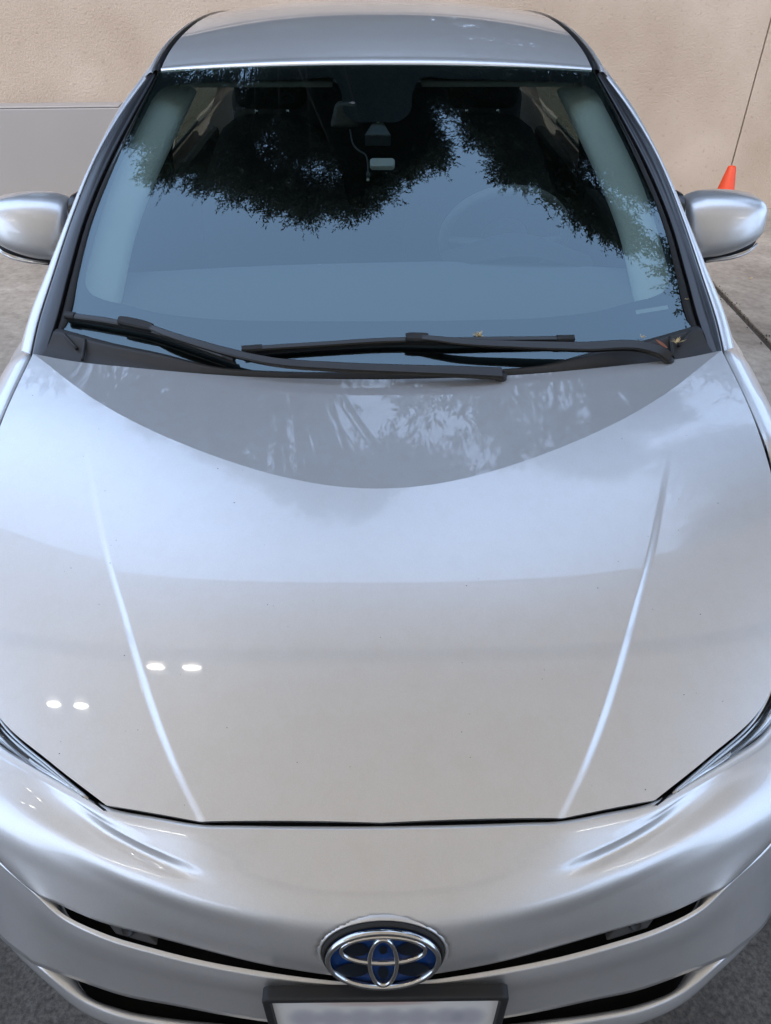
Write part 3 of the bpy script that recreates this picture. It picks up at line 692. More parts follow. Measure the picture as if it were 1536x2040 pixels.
# --- roof, moulding and rails
RYs = np.array([1.897, 1.93, 2.0, 2.12, 2.3, 2.5, 2.75, 3.0, 3.4, 3.8, 4.15, 4.38]); RZs = np.array([1.386, 1.400, 1.419, 1.441, 1.461, 1.470, 1.468, 1.454, 1.413, 1.345, 1.255, 1.155])
RHW = np.array([.590, .590, .588, .584, .578, .572, .566, .56, .545, .525, .50, .475])
u_ = np.linspace(0, 1, 9)
rows = []
for i in range(len(RYs)):
    dy = (TY[2] - TY[0]) * max(0, 1 - i / 5.0)
    dz = .024 + .012 * min(1, i / 4)
    rows.append([(RHW[i] * a, RYs[i] + dy * a * a, RZs[i] + .012 * max(0, 1 - i / 3) * a * a * 0 - dz * (a ** 2.2) + (0.002 if i == 0 else 0)) for a in u_])
rows = [[(p[0], p[1] + .002, p[2] - .012) for p in rows[0]]] + [[(p[0], p[1] - .001, p[2] - .003) for p in rows[0]]] + rows
RO = loft(rows, 9, 8, mirror=True)
v, f = grid(RO); roof = pydata('roof', v, f, M['paint'], car, up=(0, 0, 1))
edge_r = RO[18:, -1]                         # roof's right border from the glass corner to the rear
ee = edge_r[::6]
for s in (1, -1):
    e_ = sx(ee, s)
    P = np.stack([e_ + np.array([-s * .002, 0, -.010]), e_ + np.array([s * .004, 0, -.002]), e_ + np.array([s * .012, 0, .003]), e_ + np.array([s * .021, 0, -.001]), e_ + np.array([s * .024, 0, -.011])])
    v, f = grid(dense(P, 3)); pydata('roof_moulding', v, f, M['gloss_black'], roof, up=(0, 0, 1))
    P = np.stack([e_ + np.array([s * .0225, 0, -.012]), e_ + np.array([s * .027, 0, -.003]), e_ + np.array([s * .045, 0, -.013]), e_ + np.array([s * .062, 0, -.045]), e_ + np.array([s * .066, 0, -.075])])
    v, f = grid(dense(P, 5)); pydata('roof_rail', v, f, M['paint'], roof, up=(s, 0, 1))

# --- body sides, windows, tail
SY = np.array([.545, .62, .70, .80, .93, 1.062, 1.13, 1.24, 1.45, 1.8, 2.3, 2.9, 3.3, 3.65, 4.0, 4.3, 4.48])
Tx = np.array([.776, .775, .764, .7475, .7475, .7475, .800, .812, .820, .822, .822, .815, .805, .79, .765, .72, .66])
Tz = np.array([.706, .760, .824, .893, .925, .9525, .934, .938, .948, .955, .965, .98, .99, 1.0, 1.01, 1.02, 1.02])
Tz[3:6] = [float(Fh(np.array(min(a, .742)), np.array(b_))) - .001 for a, b_ in zip(Tx[3:6], SY[3:6])]
def arch(y):
    z = np.full(np.shape(y), .22)
    for c in (.955, 3.655):
        d = np.abs(np.asarray(y) - c); z = np.where(d < .355, np.maximum(z, .31 + np.sqrt(np.maximum(0, .355 ** 2 - d ** 2))), z)
    return z
sy = np.concatenate([np.linspace(SY[0], 4.48, 240)])
tx = interp(sy, SY, Tx); tz = interp(sy, SY, Tz)
m_ = sy < 1.062
tx = np.where(m_, np.interp(sy, SY, Tx), np.interp(sy, SY, Tx)); tz = np.where(m_, np.interp(sy, SY, Tz), np.interp(sy, SY, Tz))
def prof(t_, vals): return interp(t_, [0, .7, 1.1, 1.5, 2.5, 3.4, 4.0, 4.48], vals)
maxx = prof(sy, [.78, .862, .872, .872, .875, .872, .84, .72])
ab_ = arch(sy)
rows = []
for wgt, dz_ in ((0, 0), (.30, -.012), (.62, -.045), (.88, -.115), (1.0, -.20)):
    rows.append(np.stack([tx + (maxx - tx) * wgt, sy, np.maximum(tz + dz_, ab_ + .002 * (5 - len(rows)))], 1))
zl = rows[-1][:, 2]
for t_ in (.35, .7, 1.0):
    rows.append(np.stack([maxx - .02 * t_ + .012 * math.sin(t_ * 3.1), sy, zl + (ab_ - zl) * t_], 1))
rows.append(rows[-1] + np.array([-.06, 0, .01]))
rows = [rows[0] + np.array([-.003, 0, -.014])] + rows
SB = dense(np.array(rows), 5, crease=(8,))
for s in (1, -1):
    cut = int(np.searchsorted(sy, 1.30))
    for nm, a, b_ in (('fender', 0, cut + 1), ('door', cut, 100), ('rear_door', 99, 155), ('rear_quarter', 154, 240)):
        off_ = .0
        v, f = grid(sx(SB[:, a:b_], s)); part = pydata(nm, v, f, M['paint'], car, up=(s, 0, .3))
        if 'door' in nm:
            yh = sy[b_ - 16]; v, f = tube([(s * .878, yh - .09, .80), (s * .902, yh - .07, .803), (s * .905, yh, .805), (s * .902, yh + .07, .807), (s * .878, yh + .09, .81)], .011, 8); pydata('door_handle', v, f, M['paint'], part)
    # side glass between belt and roof rail
    yb = np.linspace(1.30, 4.0, 40)
    belt = np.stack([np.interp(yb, sy, tx) - .012, yb, np.interp(yb, sy, tz) - .004], 1)
    er = edge_r + np.array([.060, 0, -.062])
    so = dense(SO, 10) + np.array([-.006, .016, -.028])
    topy = np.concatenate([so[so[:, 1] < 2.0], er[er[:, 1] > 2.06]])
    y_t = np.linspace(1.34, 4.0, 40)
    top_ = np.stack([np.interp(y_t, topy[:, 1], topy[:, 0]), y_t, np.interp(y_t, topy[:, 1], topy[:, 2])], 1)
    P = dense(np.stack([belt, (belt + top_) / 2 + np.array([.012, 0, 0]), top_]), 5)
    i1, i2 = 19, 22
    for a, b_ in ((5, 19), (21, 33)):
        v, f = grid(sx(P[:, a:b_], s)); pydata('side_window', v, f, M['side_glass'], car, up=(s, 0, .3))
    for a, b_ in ((0, 6), (18, 22), (32, 40)):
        v, f = grid(sx(P[:, a:b_] + np.array([.002, 0, 0]), s)); pydata('window_pillar', v, f, M['gloss_black'], car, up=(s, 0, .3))
    # inner pillar between the doors, door card
    v, f = tube(sx([(.765, 2.40, .93), (.715, 2.43, 1.15), (.60, 2.47, 1.385)], s), [.05, .045, .04], 10, flat=.6); pydata('inner_pillar', v, f, M['interior'], car)
    v, f = boxv((s * .765, 2.3, .68), (.05, 2.3, .52)); bevel_obj(pydata('door_card', v, f, M['interior'], car, smooth=False), .02)
tail_top = RO[-1]; tl = tail_top[::4]
n_ = len(tl); rowsT = [tl]
sbr = SB[:, -1]
for zz, yy, wd in ((1.02, 4.50, .66), (.80, 4.53, .70), (.55, 4.54, .71), (.35, 4.50, .70), (.22, 4.42, .68)):
    u2 = np.linspace(-1, 1, n_); rowsT.append(np.stack([u2 * wd, yy - .10 * u2 ** 4, np.full(n_, zz)], 1))
v, f = grid(dense(np.array(rowsT), 6)); pydata('tailgate', v, f, M['paint'], car, up=(0, 1, 0))
v, f = boxv((0, 2.4, .21), (1.62, 4.1, .02)); pydata('underbody', v, f, M['void'], car, smooth=False)

# --- wheels
for s in (1, -1):
    for wy in (.955, 3.655):
        an = np.linspace(0, 2 * np.pi, 48, endpoint=False); c_ = np.array([s * .765, wy, .312])
        pr = [(.205, -.095), (.27, -.105), (.305, -.085), (.312, -.05), (.312, .05), (.305, .085), (.27, .105), (.205, .095)]
        v, f = grid(np.array([[c_ + np.array([s * h, r * math.cos(a), r * math.sin(a)]) for a in an] for r, h in pr]), closed=True)
        wh = pydata('wheel', v, f, M['tyre'], car)
        pr = [(.208, .085), (.20, .09), (.19, .06), (.06, .055), (.055, .07), (.001, .072)]
        v, f = grid(np.array([[c_ + np.array([s * h, r * math.cos(a), r * math.sin(a)]) for a in an] for r, h in pr]), closed=True); pydata('rim', v, f, M['gloss_black'], wh)
        for k in range(5):
            a = 2 * math.pi * k / 5; d_ = np.array([0, math.cos(a), math.sin(a)]); e_ = np.array([0, -math.sin(a), math.cos(a)]); x_ = np.array([s, 0, 0])
            v, f = boxv((0, 0, 0), (.03, .15, .045)); v = np.array([c_ + x_ * (p[0] + .075) + d_ * (p[1] + .12) + e_ * p[2] for p in v]); bevel_obj(pydata('spoke', v, f, M['rim'], wh, smooth=False), .006)
        v, f = boxv(c_ + np.array([-s * .12, 0, .05]), (.05, .72, .62)); pydata('wheel_well', v, f, M['void'], car, smooth=False)

# --- door mirrors
def mirror_part(s):
    # shell: stack of rounded sections from inner end to outer end
    c = np.array([.928, 1.640, 1.050])
    secs = []
    #         dx     w-centre(y)  zc     half depth  half height  squareness
    spec = [(-.112, .012, -.006, .030, .045), (-.104, .004, -.006, .048, .062), (-.082, -.003, -.005, .056, .073), (-.038, -.010, .000, .061, .075), (.01, -.012, .006, .062, .069), (.050, -.008, .011, .060, .059), (.078, .000, .014, .055, .049), (.095, .008, .015, .046, .039), (.105, .016, .015, .031, .027), (.109, .021, .015, .012, .011), (.1095, .022, .015, .002, .002)]
    th_ = np.linspace(0, 2 * np.pi, 48, endpoint=False)
    for dx, yc, zc, hy, hz in spec:
        ct_, st_ = np.cos(th_), np.sin(th_); e = .55
        yy = hy * np.sign(ct_) * np.abs(ct_) ** e; zz = hz * np.sign(st_) * np.abs(st_) ** e
        yy = yy + .020 * (zz / .075) + np.where(yy < 0, -.010 * (1 - (zz / .08) ** 2), 0)
        secs.append(np.stack([np.full(48, c[0] + dx), c[1] + yc + yy, c[2] + zc + zz], 1))
    P = dense(np.array(secs), 4)
    v, f = grid(sx(P, s), closed=True); f.append(list(range(48)))
    mr_ = pydata('door_mirror', v, f, M['paint'], car)
    # black inner cheek, lower base and clear signal strip
    cheek = []
    for dx, yc, zc, hy, hz in ((-.112, .020, .012, .040, .052), (-.128, .032, .012, .046, .056), (-.136, .045, .010, .040, .048), (-.138, .05, .01, .004, .004)):
        ct_, st_ = np.cos(th_), np.sin(th_); e = .72
        cheek.append(np.stack([np.full(48, c[0] + dx), c[1] + yc + hy * np.sign(ct_) * np.abs(ct_) ** e + .02 * st_, c[2] + zc + hz * np.sign(st_) * np.abs(st_) ** e], 1))
    v, f = grid(sx(dense(np.array(cheek), 3), s), closed=True); pydata('mirror_cheek', v, f, M['gloss_black'], mr_)
    base = []
    for dx, hy, zc in ((-.145, .038, -.070), (-.09, .050, -.085), (-.03, .056, -.084), (.03, .054, -.074), (.070, .045, -.062), (.090, .028, -.050)):
        base.append([(c[0] + dx, c[1] - .004 - hy * 1.06, c[2] + zc + .026), (c[0] + dx, c[1] - .007 - hy * 1.06, c[2] + zc + .006), (c[0] + dx, c[1] - .002 - hy * .8, c[2] + zc - .010), (c[0] + dx, c[1] + hy, c[2] + zc), (c[0] + dx, c[1] + hy, c[2] + zc + .02)])
    v, f = grid(sx(dense(np.array(base), 4), s)); pydata('mirror_base', v, f, M['plastic'], mr_)
    sig = []
    for dx, hy, zc, ht in ((-.045, .058, -.092, .001), (-.02, .060, -.089, .007), (.03, .060, -.080, .010), (.070, .050, -.068, .010), (.094, .032, -.056, .007)):
        sig.append([(c[0] + dx, c[1] - .004 - hy * 1.05, c[2] + zc + .010 + ht * .6), (c[0] + dx, c[1] - .009 - hy * 1.06, c[2] + zc + .010 - ht * .1), (c[0] + dx, c[1] - .001 - hy * 1.0, c[2] + zc + .007 - ht * .7)])
    v, f = grid(sx(dense(np.swapaxes(dense(np.array(sig), 4), 0, 1), 3), s)); pydata('signal_lamp', v, f, M['amber'], mr_)
    v, f = tube(sx([(.79, 1.60, .955), (.815, 1.61, .975), (.86, 1.62, .985)], s), [.03, .028, .026], 12, flat=.6); pydata('mirror_stalk', v, f, M['plastic'], mr_)
for s in (1, -1): mirror_part(s)

# --- wipers
def wiper(blade, clip_t, arm, armw):
    bl = dense(np.array(blade), 8); up = np.array([0, -.5, .86])
    o = band(bl, .013, .012, up, 'wiper_blade', M['wiper'], car)
    band(bl + np.array([0, .004, -.010]), .005, .012, up, 'wiper_rubber', M['rubber'], o)
    k = int(clip_t * (len(bl) - 1)); band(bl[max(0, k - 3):k + 4] + np.array([0, -.002, .008]), [.017, .020, .021, .021, .021, .020, .017][:len(bl[max(0, k - 3):k + 4])], .015, up, 'wiper_clip', M['plastic'], o)
    for e in (bl[:3], bl[-3:]): band(e + np.array([0, 0, .001]), .0155, .0145, up, 'blade_cap', M['plastic'], o)
    ar = dense(np.array(arm), 8); n = len(ar)
    a = band(ar, np.interp(np.linspace(0, 1, n), np.linspace(0, 1, len(armw)), armw), np.linspace(.008, .015, n), up, 'wiper_arm', M['wiper'], o)
    pv = ar[-1]; v, f = tube([pv + (0, .004, -.035), pv + (0, .004, -.004), pv + (0, .004, .001)], [.013, .013, .009], 16); pydata('wiper_pivot', v, f, M['plastic'], o)
    pts = ar[int(n * .74)]; 
    return o
wiper([(-.690, 1.1545, 1.003), (-.60, 1.132, 1.001), (-.50, 1.105, .992), (-.40, 1.067, .976), (-.305, 1.030, .958)], .46,
      [(-.492, 1.098, 1.001), (-.46, 1.080, .997), (-.385, 1.050, .986), (-.3104, 1.026, .975), (-.2247, 1.005, .965), (-.08, .992, .958), (.0791, .986, .953), (.17, .984, .950), (.2566, .988, .943)], [.012, .014, .017, .019, .021, .024, .026])
wiper([(-.2906, 1.0506, .969), (-.12, 1.059, .976), (.0495, 1.0654, .982), (.1139, 1.0640, .982), (.27, 1.069, .981), (.4212, 1.0769, .978)], .50,
      [(.070, 1.062, .991), (.115, 1.054, .991), (.16, 1.047, .988), (.2933, 1.041, .982), (.43, 1.041, .977), (.5743, 1.044, .972), (.600, 1.038, .965), (.618, 1.030, .955)], [.011, .015, .019, .023, .025, .026])

# --- cabin
v, f = grid(loft([[(-.68, 1.14, .950), (-.35, 1.06, .925), (0, 1.03, .915), (.35, 1.06, .925), (.68, 1.14, .950)],
                  [(-.69, 1.32, .965), (-.35, 1.30, .965), (0, 1.30, .965), (.35, 1.30, .965), (.69, 1.32, .965)],
                  [(-.70, 1.52, .960), (-.35, 1.52, .975), (0, 1.52, .985), (.35, 1.52, .985), (.70, 1.52, .965)],
                  [(-.70, 1.62, .90), (-.35, 1.64, .92), (0, 1.63, .93), (.35, 1.63, .935), (.70, 1.62, .90)],
                  [(-.70, 1.60, .55), (-.35, 1.60, .55), (0, 1.6, .55), (.35, 1.6, .55), (.70, 1.60, .55)]], 7, 10))
dsh = pydata('dashboard', v, f, M['dash'], car, up=(0, 0, 1))
for i in range(24):
    xx = -.29 + i * .0235
    v, f = boxv((xx, 1.145, .9475), (.017, .012, .004)); pydata('defroster_slot', v, f, M['void'], dsh, smooth=False)
v, f = grid(loft([[(.18, 1.50, .975), (.37, 1.48, 1.015), (.56, 1.50, .970)], [(.17, 1.60, .985), (.37, 1.60, 1.035), (.57, 1.60, .975)], [(.19, 1.66, .96), (.37, 1.66, .99), (.55, 1.66, .95)]], 6, 10)); pydata('instrument_hood', v, f, M['interior'], dsh, up=(0, 0, 1))
# steering wheel
wc = np.array([.37, 1.80, .955]); tl_ = R_(28); wn = np.array([0, math.cos(tl_), math.sin(tl_)]); wu = np.array([0, -math.sin(tl_), math.cos(tl_)])
an = np.linspace(0, 2 * np.pi, 64, endpoint=False)
v, f = tube([wc + .178 * (math.cos(a) * np.array([1, 0, 0]) + math.sin(a) * wu) for a in an], .0145, 12, closed=True)
stw = pydata('steering_wheel', v, f, M['wheel_grey'], car)
for a in (0, math.pi, -math.pi / 2):
    d_ = math.cos(a) * np.array([1, 0, 0]) + math.sin(a) * wu
    v, f = tube([wc + d_ * r - wn * h for r, h in ((.172, 0), (.11, .012), (.03, .02))], [.014, .02, .03], 8, flat=.5); pydata('wheel_spoke', v, f, M['wheel_grey'], stw)
v, f = tube([wc - wn * .05, wc - wn * .02, wc + wn * .012, wc + wn * .02], [.055, .07, .066, .04], 24); pydata('wheel_hub', v, f, M['plastic'], stw)
# seats
for xs, ys in ((.37, 2.28), (-.37, 2.28)):
    v, f = grid(loft([[(xs - .24, ys - .42, .50), (xs - .12, ys - .46, .55), (xs, ys - .46, .54), (xs + .12, ys - .46, .55), (xs + .24, ys - .42, .50)],
                      [(xs - .25, ys - .05, .50), (xs - .12, ys - .02, .54), (xs, ys - .02, .53), (xs + .12, ys - .02, .54), (xs + .25, ys - .05, .50)],
                      [(xs - .26, ys + .02, .62), (xs - .12, ys + .03, .62), (xs, ys + .05, .62), (xs + .12, ys + .03, .62), (xs + .26, ys + .02, .62)],
                      [(xs - .25, ys + .12, .95), (xs - .12, ys + .13, .98), (xs, ys + .15, .98), (xs + .12, ys + .13, .98), (xs + .25, ys + .12, .95)],
                      [(xs - .17, ys + .19, 1.12), (xs - .10, ys + .18, 1.16), (xs, ys + .19, 1.165), (xs + .10, ys + .18, 1.16), (xs + .17, ys + .19, 1.12)],
                      [(xs - .18, ys + .28, 1.08), (xs - .10, ys + .28, 1.10), (xs, ys + .28, 1.10), (xs + .10, ys + .28, 1.10), (xs + .18, ys + .28, 1.08)],
                      [(xs - .24, ys + .2, .5), (xs - .1, ys + .2, .5), (xs, ys + .2, .5), (xs + .1, ys + .2, .5), (xs + .24, ys + .2, .5)]], 6, 6))
    st = pydata('front_seat', v, f, M['seat'], car, up=(0, -1, .3))
    v, f = boxv((xs, ys + .25, 1.255), (.25, .10, .17)); hr = pydata('headrest', v, f, M['seat'], st); bevel_obj(hr, .04, 4)
    for dx in (-.055, .055):
        v, f = tube([(xs + dx, ys + .24, 1.12), (xs + dx, ys + .245, 1.20)], .006, 8); pydata('headrest_post', v, f, M['chrome'], st)
v, f = boxv((0, 3.32, .82), (1.28, .16, .62)); rs = pydata('rear_seat', v, f, M['seat'], car); bevel_obj(rs, .05, 3)
for xs in (-.4, 0, .4):
    v, f = boxv((xs, 3.36, 1.20), (.24, .09, .15)); hr = pydata('headrest', v, f, M['seat'], rs); bevel_obj(hr, .035, 3)
v, f = boxv((0, 2.85, .34), (1.5, 3.25, .03)); pydata('cabin_floor', v, f, M['interior'], car, smooth=False)
v, f = boxv((0, 3.9, .80), (1.2, .9, .02)); pydata('parcel_shelf', v, f, M['interior'], car, smooth=False)
HLn = RO[14:70, 8:-8] + np.array([0, .02, -.035]); v, f = grid(HLn[::3, ::4]); pydata('headliner', v, f, M['headliner'], car, up=(0, 0, -1))
for s in (1, -1):
    v, f = boxv((s * .33, 1.972, 1.352), (.42, .15, .016), Matrix.Rotation(R_(12), 3, 'X')); bevel_obj(pydata('sun_visor', v, f, M['headliner'], car, smooth=False), .006)
# rear view mirror, sensor cover
v = [(-.125, 1.735, 1.262), (-.045, 1.728, 1.265), (-.052, 1.745, 1.322), (-.108, 1.750, 1.318)]; bk = [(p[0] * .97 - .002, p[1] + .045, p[2] - .003) for p in v]
rv = pydata('rear_view_mirror', v + bk, [(0, 1, 2, 3), (4, 7, 6, 5), (0, 4, 5, 1), (1, 5, 6, 2), (2, 6, 7, 3), (3, 7, 4, 0)], M['shell'], car, smooth=False); bevel_obj(rv, .01, 3)
a1 = on_glass(-.033, 1.655, -.012); a2 = on_glass(.035, 1.655, -.012); a3 = on_glass(.014, 1.703, -.010); a4 = on_glass(-.010, 1.703, -.010)
v = [a1, a2, a3, a4] + [p + np.array([0, .02, -.03]) for p in (a1, a2, a3, a4)]
scv = pydata('sensor_cover', v, [(0, 1, 2, 3), (4, 7, 6, 5), (0, 4, 5, 1), (1, 5, 6, 2), (2, 6, 7, 3), (3, 7, 4, 0)], principled('sensor_grey', (.075, .08, .085), .5), car, smooth=False); bevel_obj(scv, .003)
c_ = on_glass(.002, 1.697, -.010); v, f = tube([c_ + (0, 0, -.004), c_ + (0, -.001, .002)], .0035, 12); pydata('sensor_screw', v, f, M['plug'], scv)

# ------------------------------------------------------------------ small things on and behind the glass
def slab_on_glass(name, x, y, wx, ly, th_, h, m, label, cat):
    """rounded flat box lying against the inside of the windshield"""
    c_ = on_glass(x, y, h); sl = .585 - .16 * (y - 1); a = math.atan(sl)
    o = empty(name, c_); o.rotation_euler = (a, 0, 0)
    rr = rrect(wx, ly, min(wx, ly) * .28, 5)
    P = np.array([[(u, v_, hh) for u, v_ in [(p[0] * k, p[1] * k) for p in rr]] for k, hh in ((.96, -th_), (1, -th_ * .8), (1, -.001), (.97, 0), (.85, .0004), (.8, 0), (.01, .0))])
    v, f = grid(P, closed=True)
    return o, v, f
tg_, v, f = slab_on_glass('toll_tag', .012, 1.559, .061, .028, .012, -.006, M['tag'], '', '')
pydata('tag_shell', v, f, M['tag'], tg_); tag(tg_, 'small pale grey toll tag stuck inside the windshield at its centre', 'toll tag')
v, f = boxv((0, 0, -.0045), (.052, .021, .002)); pydata('tag_adhesive', v, f, M['plastic_grey'], tg_, smooth=False)
cbp = [on_glass(-.070, 1.70, -.03), on_glass(-.060, 1.655, -.035), on_glass(-.045, 1.628, -.03), on_glass(-.030, 1.605, -.022), on_glass(-.024, 1.575, -.02), on_glass(-.0235, 1.548, -.02)]
cab = empty('charging_cable', cbp[-1])
cd = dense(np.array(cbp), 8) - cbp[-1]
v, f = tube(cd, .0022, 8); pydata('cord', v, f, M['cable'], cab)
v, f = tube([(0, 0, 0), (0, -.006, -.003), (0, -.018, -.009)], [.003, .0048, .0048], 10); pydata('plug_grip', v, f, M['cable'], cab)
v, f = tube([(0, -.018, -.009), (0, -.028, -.014)], .0036, 10, flat=.5); pydata('plug_tip', v, f, M['plug'], cab)
tag(cab, 'thin grey charging cable hanging behind the windshield beside the toll tag', 'cable')

def leaf_mat(name, c, trans=.25):
    m, n, l = mat(name)
    o = n.new('ShaderNodeOutputMaterial'); b = n.new('ShaderNodeBsdfPrincipled'); t = n.new('ShaderNodeBsdfTranslucent'); mx = n.new('ShaderNodeMixShader')
    ge = n.new('ShaderNodeNewGeometry'); r = n.new('ShaderNodeValToRGB')
    r.color_ramp.elements[0].color = (*[k * .55 for k in c], 1); r.color_ramp.elements[1].color = (*[min(1, k * 1.5) for k in c], 1)
    l.new(ge.outputs['Random Per Island'], r.inputs['Fac']); l.new(r.outputs[0], b.inputs['Base Color']); l.new(r.outputs[0], t.inputs['Color'])
    b.inputs['Roughness'].default_value = .5; mx.inputs['Fac'].default_value = trans
    l.new(b.outputs[0], mx.inputs[1]); l.new(t.outputs[0], mx.inputs[2]); l.new(mx.outputs[0], o.inputs[0])
    return m
M['dry'] = leaf_mat('dry_leaf', (.34, .17, .05), .1); M['dry_red'] = leaf_mat('dry_leaf_red', (.22, .06, .018), .1); M['straw'] = leaf_mat('straw', (.55, .40, .18), .1)
def dry_leaf(loc, L, W_, rz, tilt, m, label, curl=.25):
    me_v = []; n = 7
    for i in range(n):
        t = i / (n - 1); w_ = W_ / 2 * math.sin(math.pi * (t * .92 + .04)) ** .8
        me_v += [(-w_, (t - .5) * L, curl * L * (t - .5) ** 2 + .35 * w_), (0, (t - .5) * L, curl * L * (t - .5) ** 2), (w_, (t - .5) * L, curl * L * (t - .5) ** 2 + .35 * w_)]
    f = []
    for i in range(n - 1):
        a = i * 3; f += [(a, a + 1, a + 4, a + 3), (a + 1, a + 2, a + 5, a + 4)]
    o = pydata('dry_leaf', me_v, f, m, None); o.location = loc; o.rotation_euler = (tilt, 0, rz)
    md = o.modifiers.new('thick', 'SOLIDIFY'); md.thickness = .0006
    tag(o, label, 'leaf', 'dry leaves and bits of litter'); return o
def tuft(loc, n, L, m, label):
    V = []; F = []
    for i in range(n):
        a = random.uniform(0, 2 * math.pi); e = random.uniform(.05, .7); d_ = np.array([math.cos(a) * math.cos(e), math.sin(a) * math.cos(e), math.sin(e)])
        l_ = L * random.uniform(.5, 1.0); p0 = np.array([random.uniform(-.3, .3) * L, random.uniform(-.1, .1) * L, 0]); s_ = np.cross(d_, (0, 0, 1)); s_ /= np.linalg.norm(s_) + 1e-9
        wq = L * .055; k = len(V); V += [p0 - s_ * wq, p0 + s_ * wq, p0 + d_ * l_ * .6 + s_ * wq * .8, p0 + d_ * l_, p0 + d_ * l_ * .6 - s_ * wq * .8]; F.append((k, k + 1, k + 2, k + 3, k + 4))
    o = pydata('seed_tuft', V, F, m, None, smooth=False); o.location = loc
    tag(o, label, 'seed tuft', 'dry leaves and bits of litter'); return o
dry_leaf((.607, 1.062, .972), .030, .013, R_(60), R_(25), M['dry_red'], 'red brown dry leaf on the black cowl near the right wiper pivot')
tuft(on_glass(.218, 1.092, .004), 26, .017, M['straw'], 'straw coloured seed tuft on the glass above the right wiper')
tuft((.648, 1.082, .968), 16, .017, M['straw'], 'pale straw tuft lying in the right corner of the cowl')
tuft((.578, 1.098, .972), 10, .012, M['straw'], 'tiny straw tuft at the edge of the glass left of the cowl corner')
tuft(on_glass(.697, 1.205, .003), 7, .010, M['straw'], 'tiny straw tuft caught at the right edge of the windshield')
for i, (lx, ly, rz, L, mm, lb) in enumerate(((2.42, 3.60, 1.4, .055, 'dry', 'curled tan leaf lying on the concrete beyond the slab joint'), (2.05, 2.60, .5, .035, 'dry', 'small yellow leaf on the concrete beside the car at right'),
        (-2.18, 3.1, .3, .03, 'straw', 'small pale leaf on the concrete left of the car'), (-1.9, 2.55, 1.9, .03, 'dry_red', 'dark little leaf on the concrete left of the fender'), (2.25, 3.95, 2.2, .03, 'straw', 'pale bit of leaf on concrete left of the slab joint'))):
    dry_leaf((lx, ly, .004), L, L * .32, rz, 0, M[mm], lb)

# ------------------------------------------------------------------ trees beyond the wall, seen mirrored in glass and paint
M['leaf'] = leaf_mat('tree_leaf', (.045, .056, .028), .3); M['bark'] = principled('bark', (.07, .055, .042), .9, noise=(12, .4), bump=(30, 1, .02))
def foliage(blobs, leafL, dens):
    """sprays of narrow leaves spread through the given balls; returns verts and quads as arrays"""
    VS = []
    for bx, by, bz, br in blobs:
        nt_ = max(6, int(dens * br * br / .09))
        u = rng.normal(size=(nt_, 3)); u /= np.linalg.norm(u, axis=1)[:, None]
        r = br * rng.random(nt_) ** .6 * (1 + .35 * rng.normal(size=nt_) * .6)
        st = np.array([bx, by, bz]) + u * r[:, None]
        tw = u * .7 + rng.normal(size=(nt_, 3)) * .6 + np.array([0, -.1, -.25]); tw /= np.linalg.norm(tw, axis=1)[:, None]
        k = 12
        t = (np.arange(k) + .5) / k
        L = .16 + .12 * rng.random(nt_)
        p = st[:, None, :] + tw[:, None, :] * (t[None, :, None] * L[:, None, None])
        d = tw[:, None, :] * .7 + rng.normal(size=(nt_, k, 3)) * .65; d /= np.linalg.norm(d, axis=2)[..., None]
        n_ = rng.normal(size=(nt_, k, 3)); s_ = np.cross(d, n_); s_ /= np.linalg.norm(s_, axis=2)[..., None]
        ll = (leafL * (.6 + .7 * rng.random((nt_, k))))[..., None]; ww = ll * .16
        q = np.stack([p, p + d * ll * .45 + s_ * ww, p + d * ll, p + d * ll * .45 - s_ * ww], 2)
        VS.append(q.reshape(-1, 3))
    V = np.concatenate(VS); F = np.arange(len(V)).reshape(-1, 4)
    return V, F
def big_mesh(name, V, F, m, parent):
    me = bpy.data.meshes.new(name); me.vertices.add(len(V)); me.vertices.foreach_set('co', V.astype(np.float32).ravel())
    me.loops.add(F.size); me.loops.foreach_set('vertex_index', F.astype(np.int32).ravel())
    me.polygons.add(len(F)); me.polygons.foreach_set('loop_start', np.arange(0, F.size, 4, dtype=np.int32)); me.polygons.foreach_set('loop_total', np.full(len(F), 4, dtype=np.int32))
    me.update(calc_edges=True); return link(name, me, m, parent, smooth=False)
def tree(base, fork, blobs, fill, label, leafL=.060, dens=120):
    root = empty('tree', base); b0 = np.array(base, float)
    fk = np.array(fork, float)
    n = 12; pts = [b0 + (fk - b0) * t + np.array([.12 * math.sin(3 * t + base[0]), .10 * math.sin(4 * t), 0]) * t * (1 - t) * 3 for t in np.linspace(0, 1, n)]
    vf_ = [tube(np.array(pts) - b0, np.linspace(.19, .10, n) * 1.0, 12)]
    for (bx, by, bz, br) in blobs:
        e = np.array([bx, by, bz]); s0 = np.array(pts[random.randint(n - 4, n - 1)]); m1 = s0 * .55 + e * .45 + np.array([random.uniform(-.2, .2), random.uniform(-.2, .2), random.uniform(.1, .45)])
        vf_.append(tube(dense(np.array([s0, m1, e + (e - m1) * .15]), 6) - b0, np.linspace(.028, .005, 13), 6))
    v, f = merge(*vf_); pydata('trunk', v, f, M['bark'], root)
    V1, F1 = foliage(blobs, leafL, dens * 2.6)
    if fill:
        V2, F2 = foliage(fill, leafL * 1.7, dens * .36); V1, F1 = np.concatenate([V1, V2]), np.concatenate([F1, F2 + len(V1)])
    cr = big_mesh('crown', V1 - b0, F1, M['leaf'], root)
    tag(root, label, 'tree', 'trees mirrored in the car'); return root
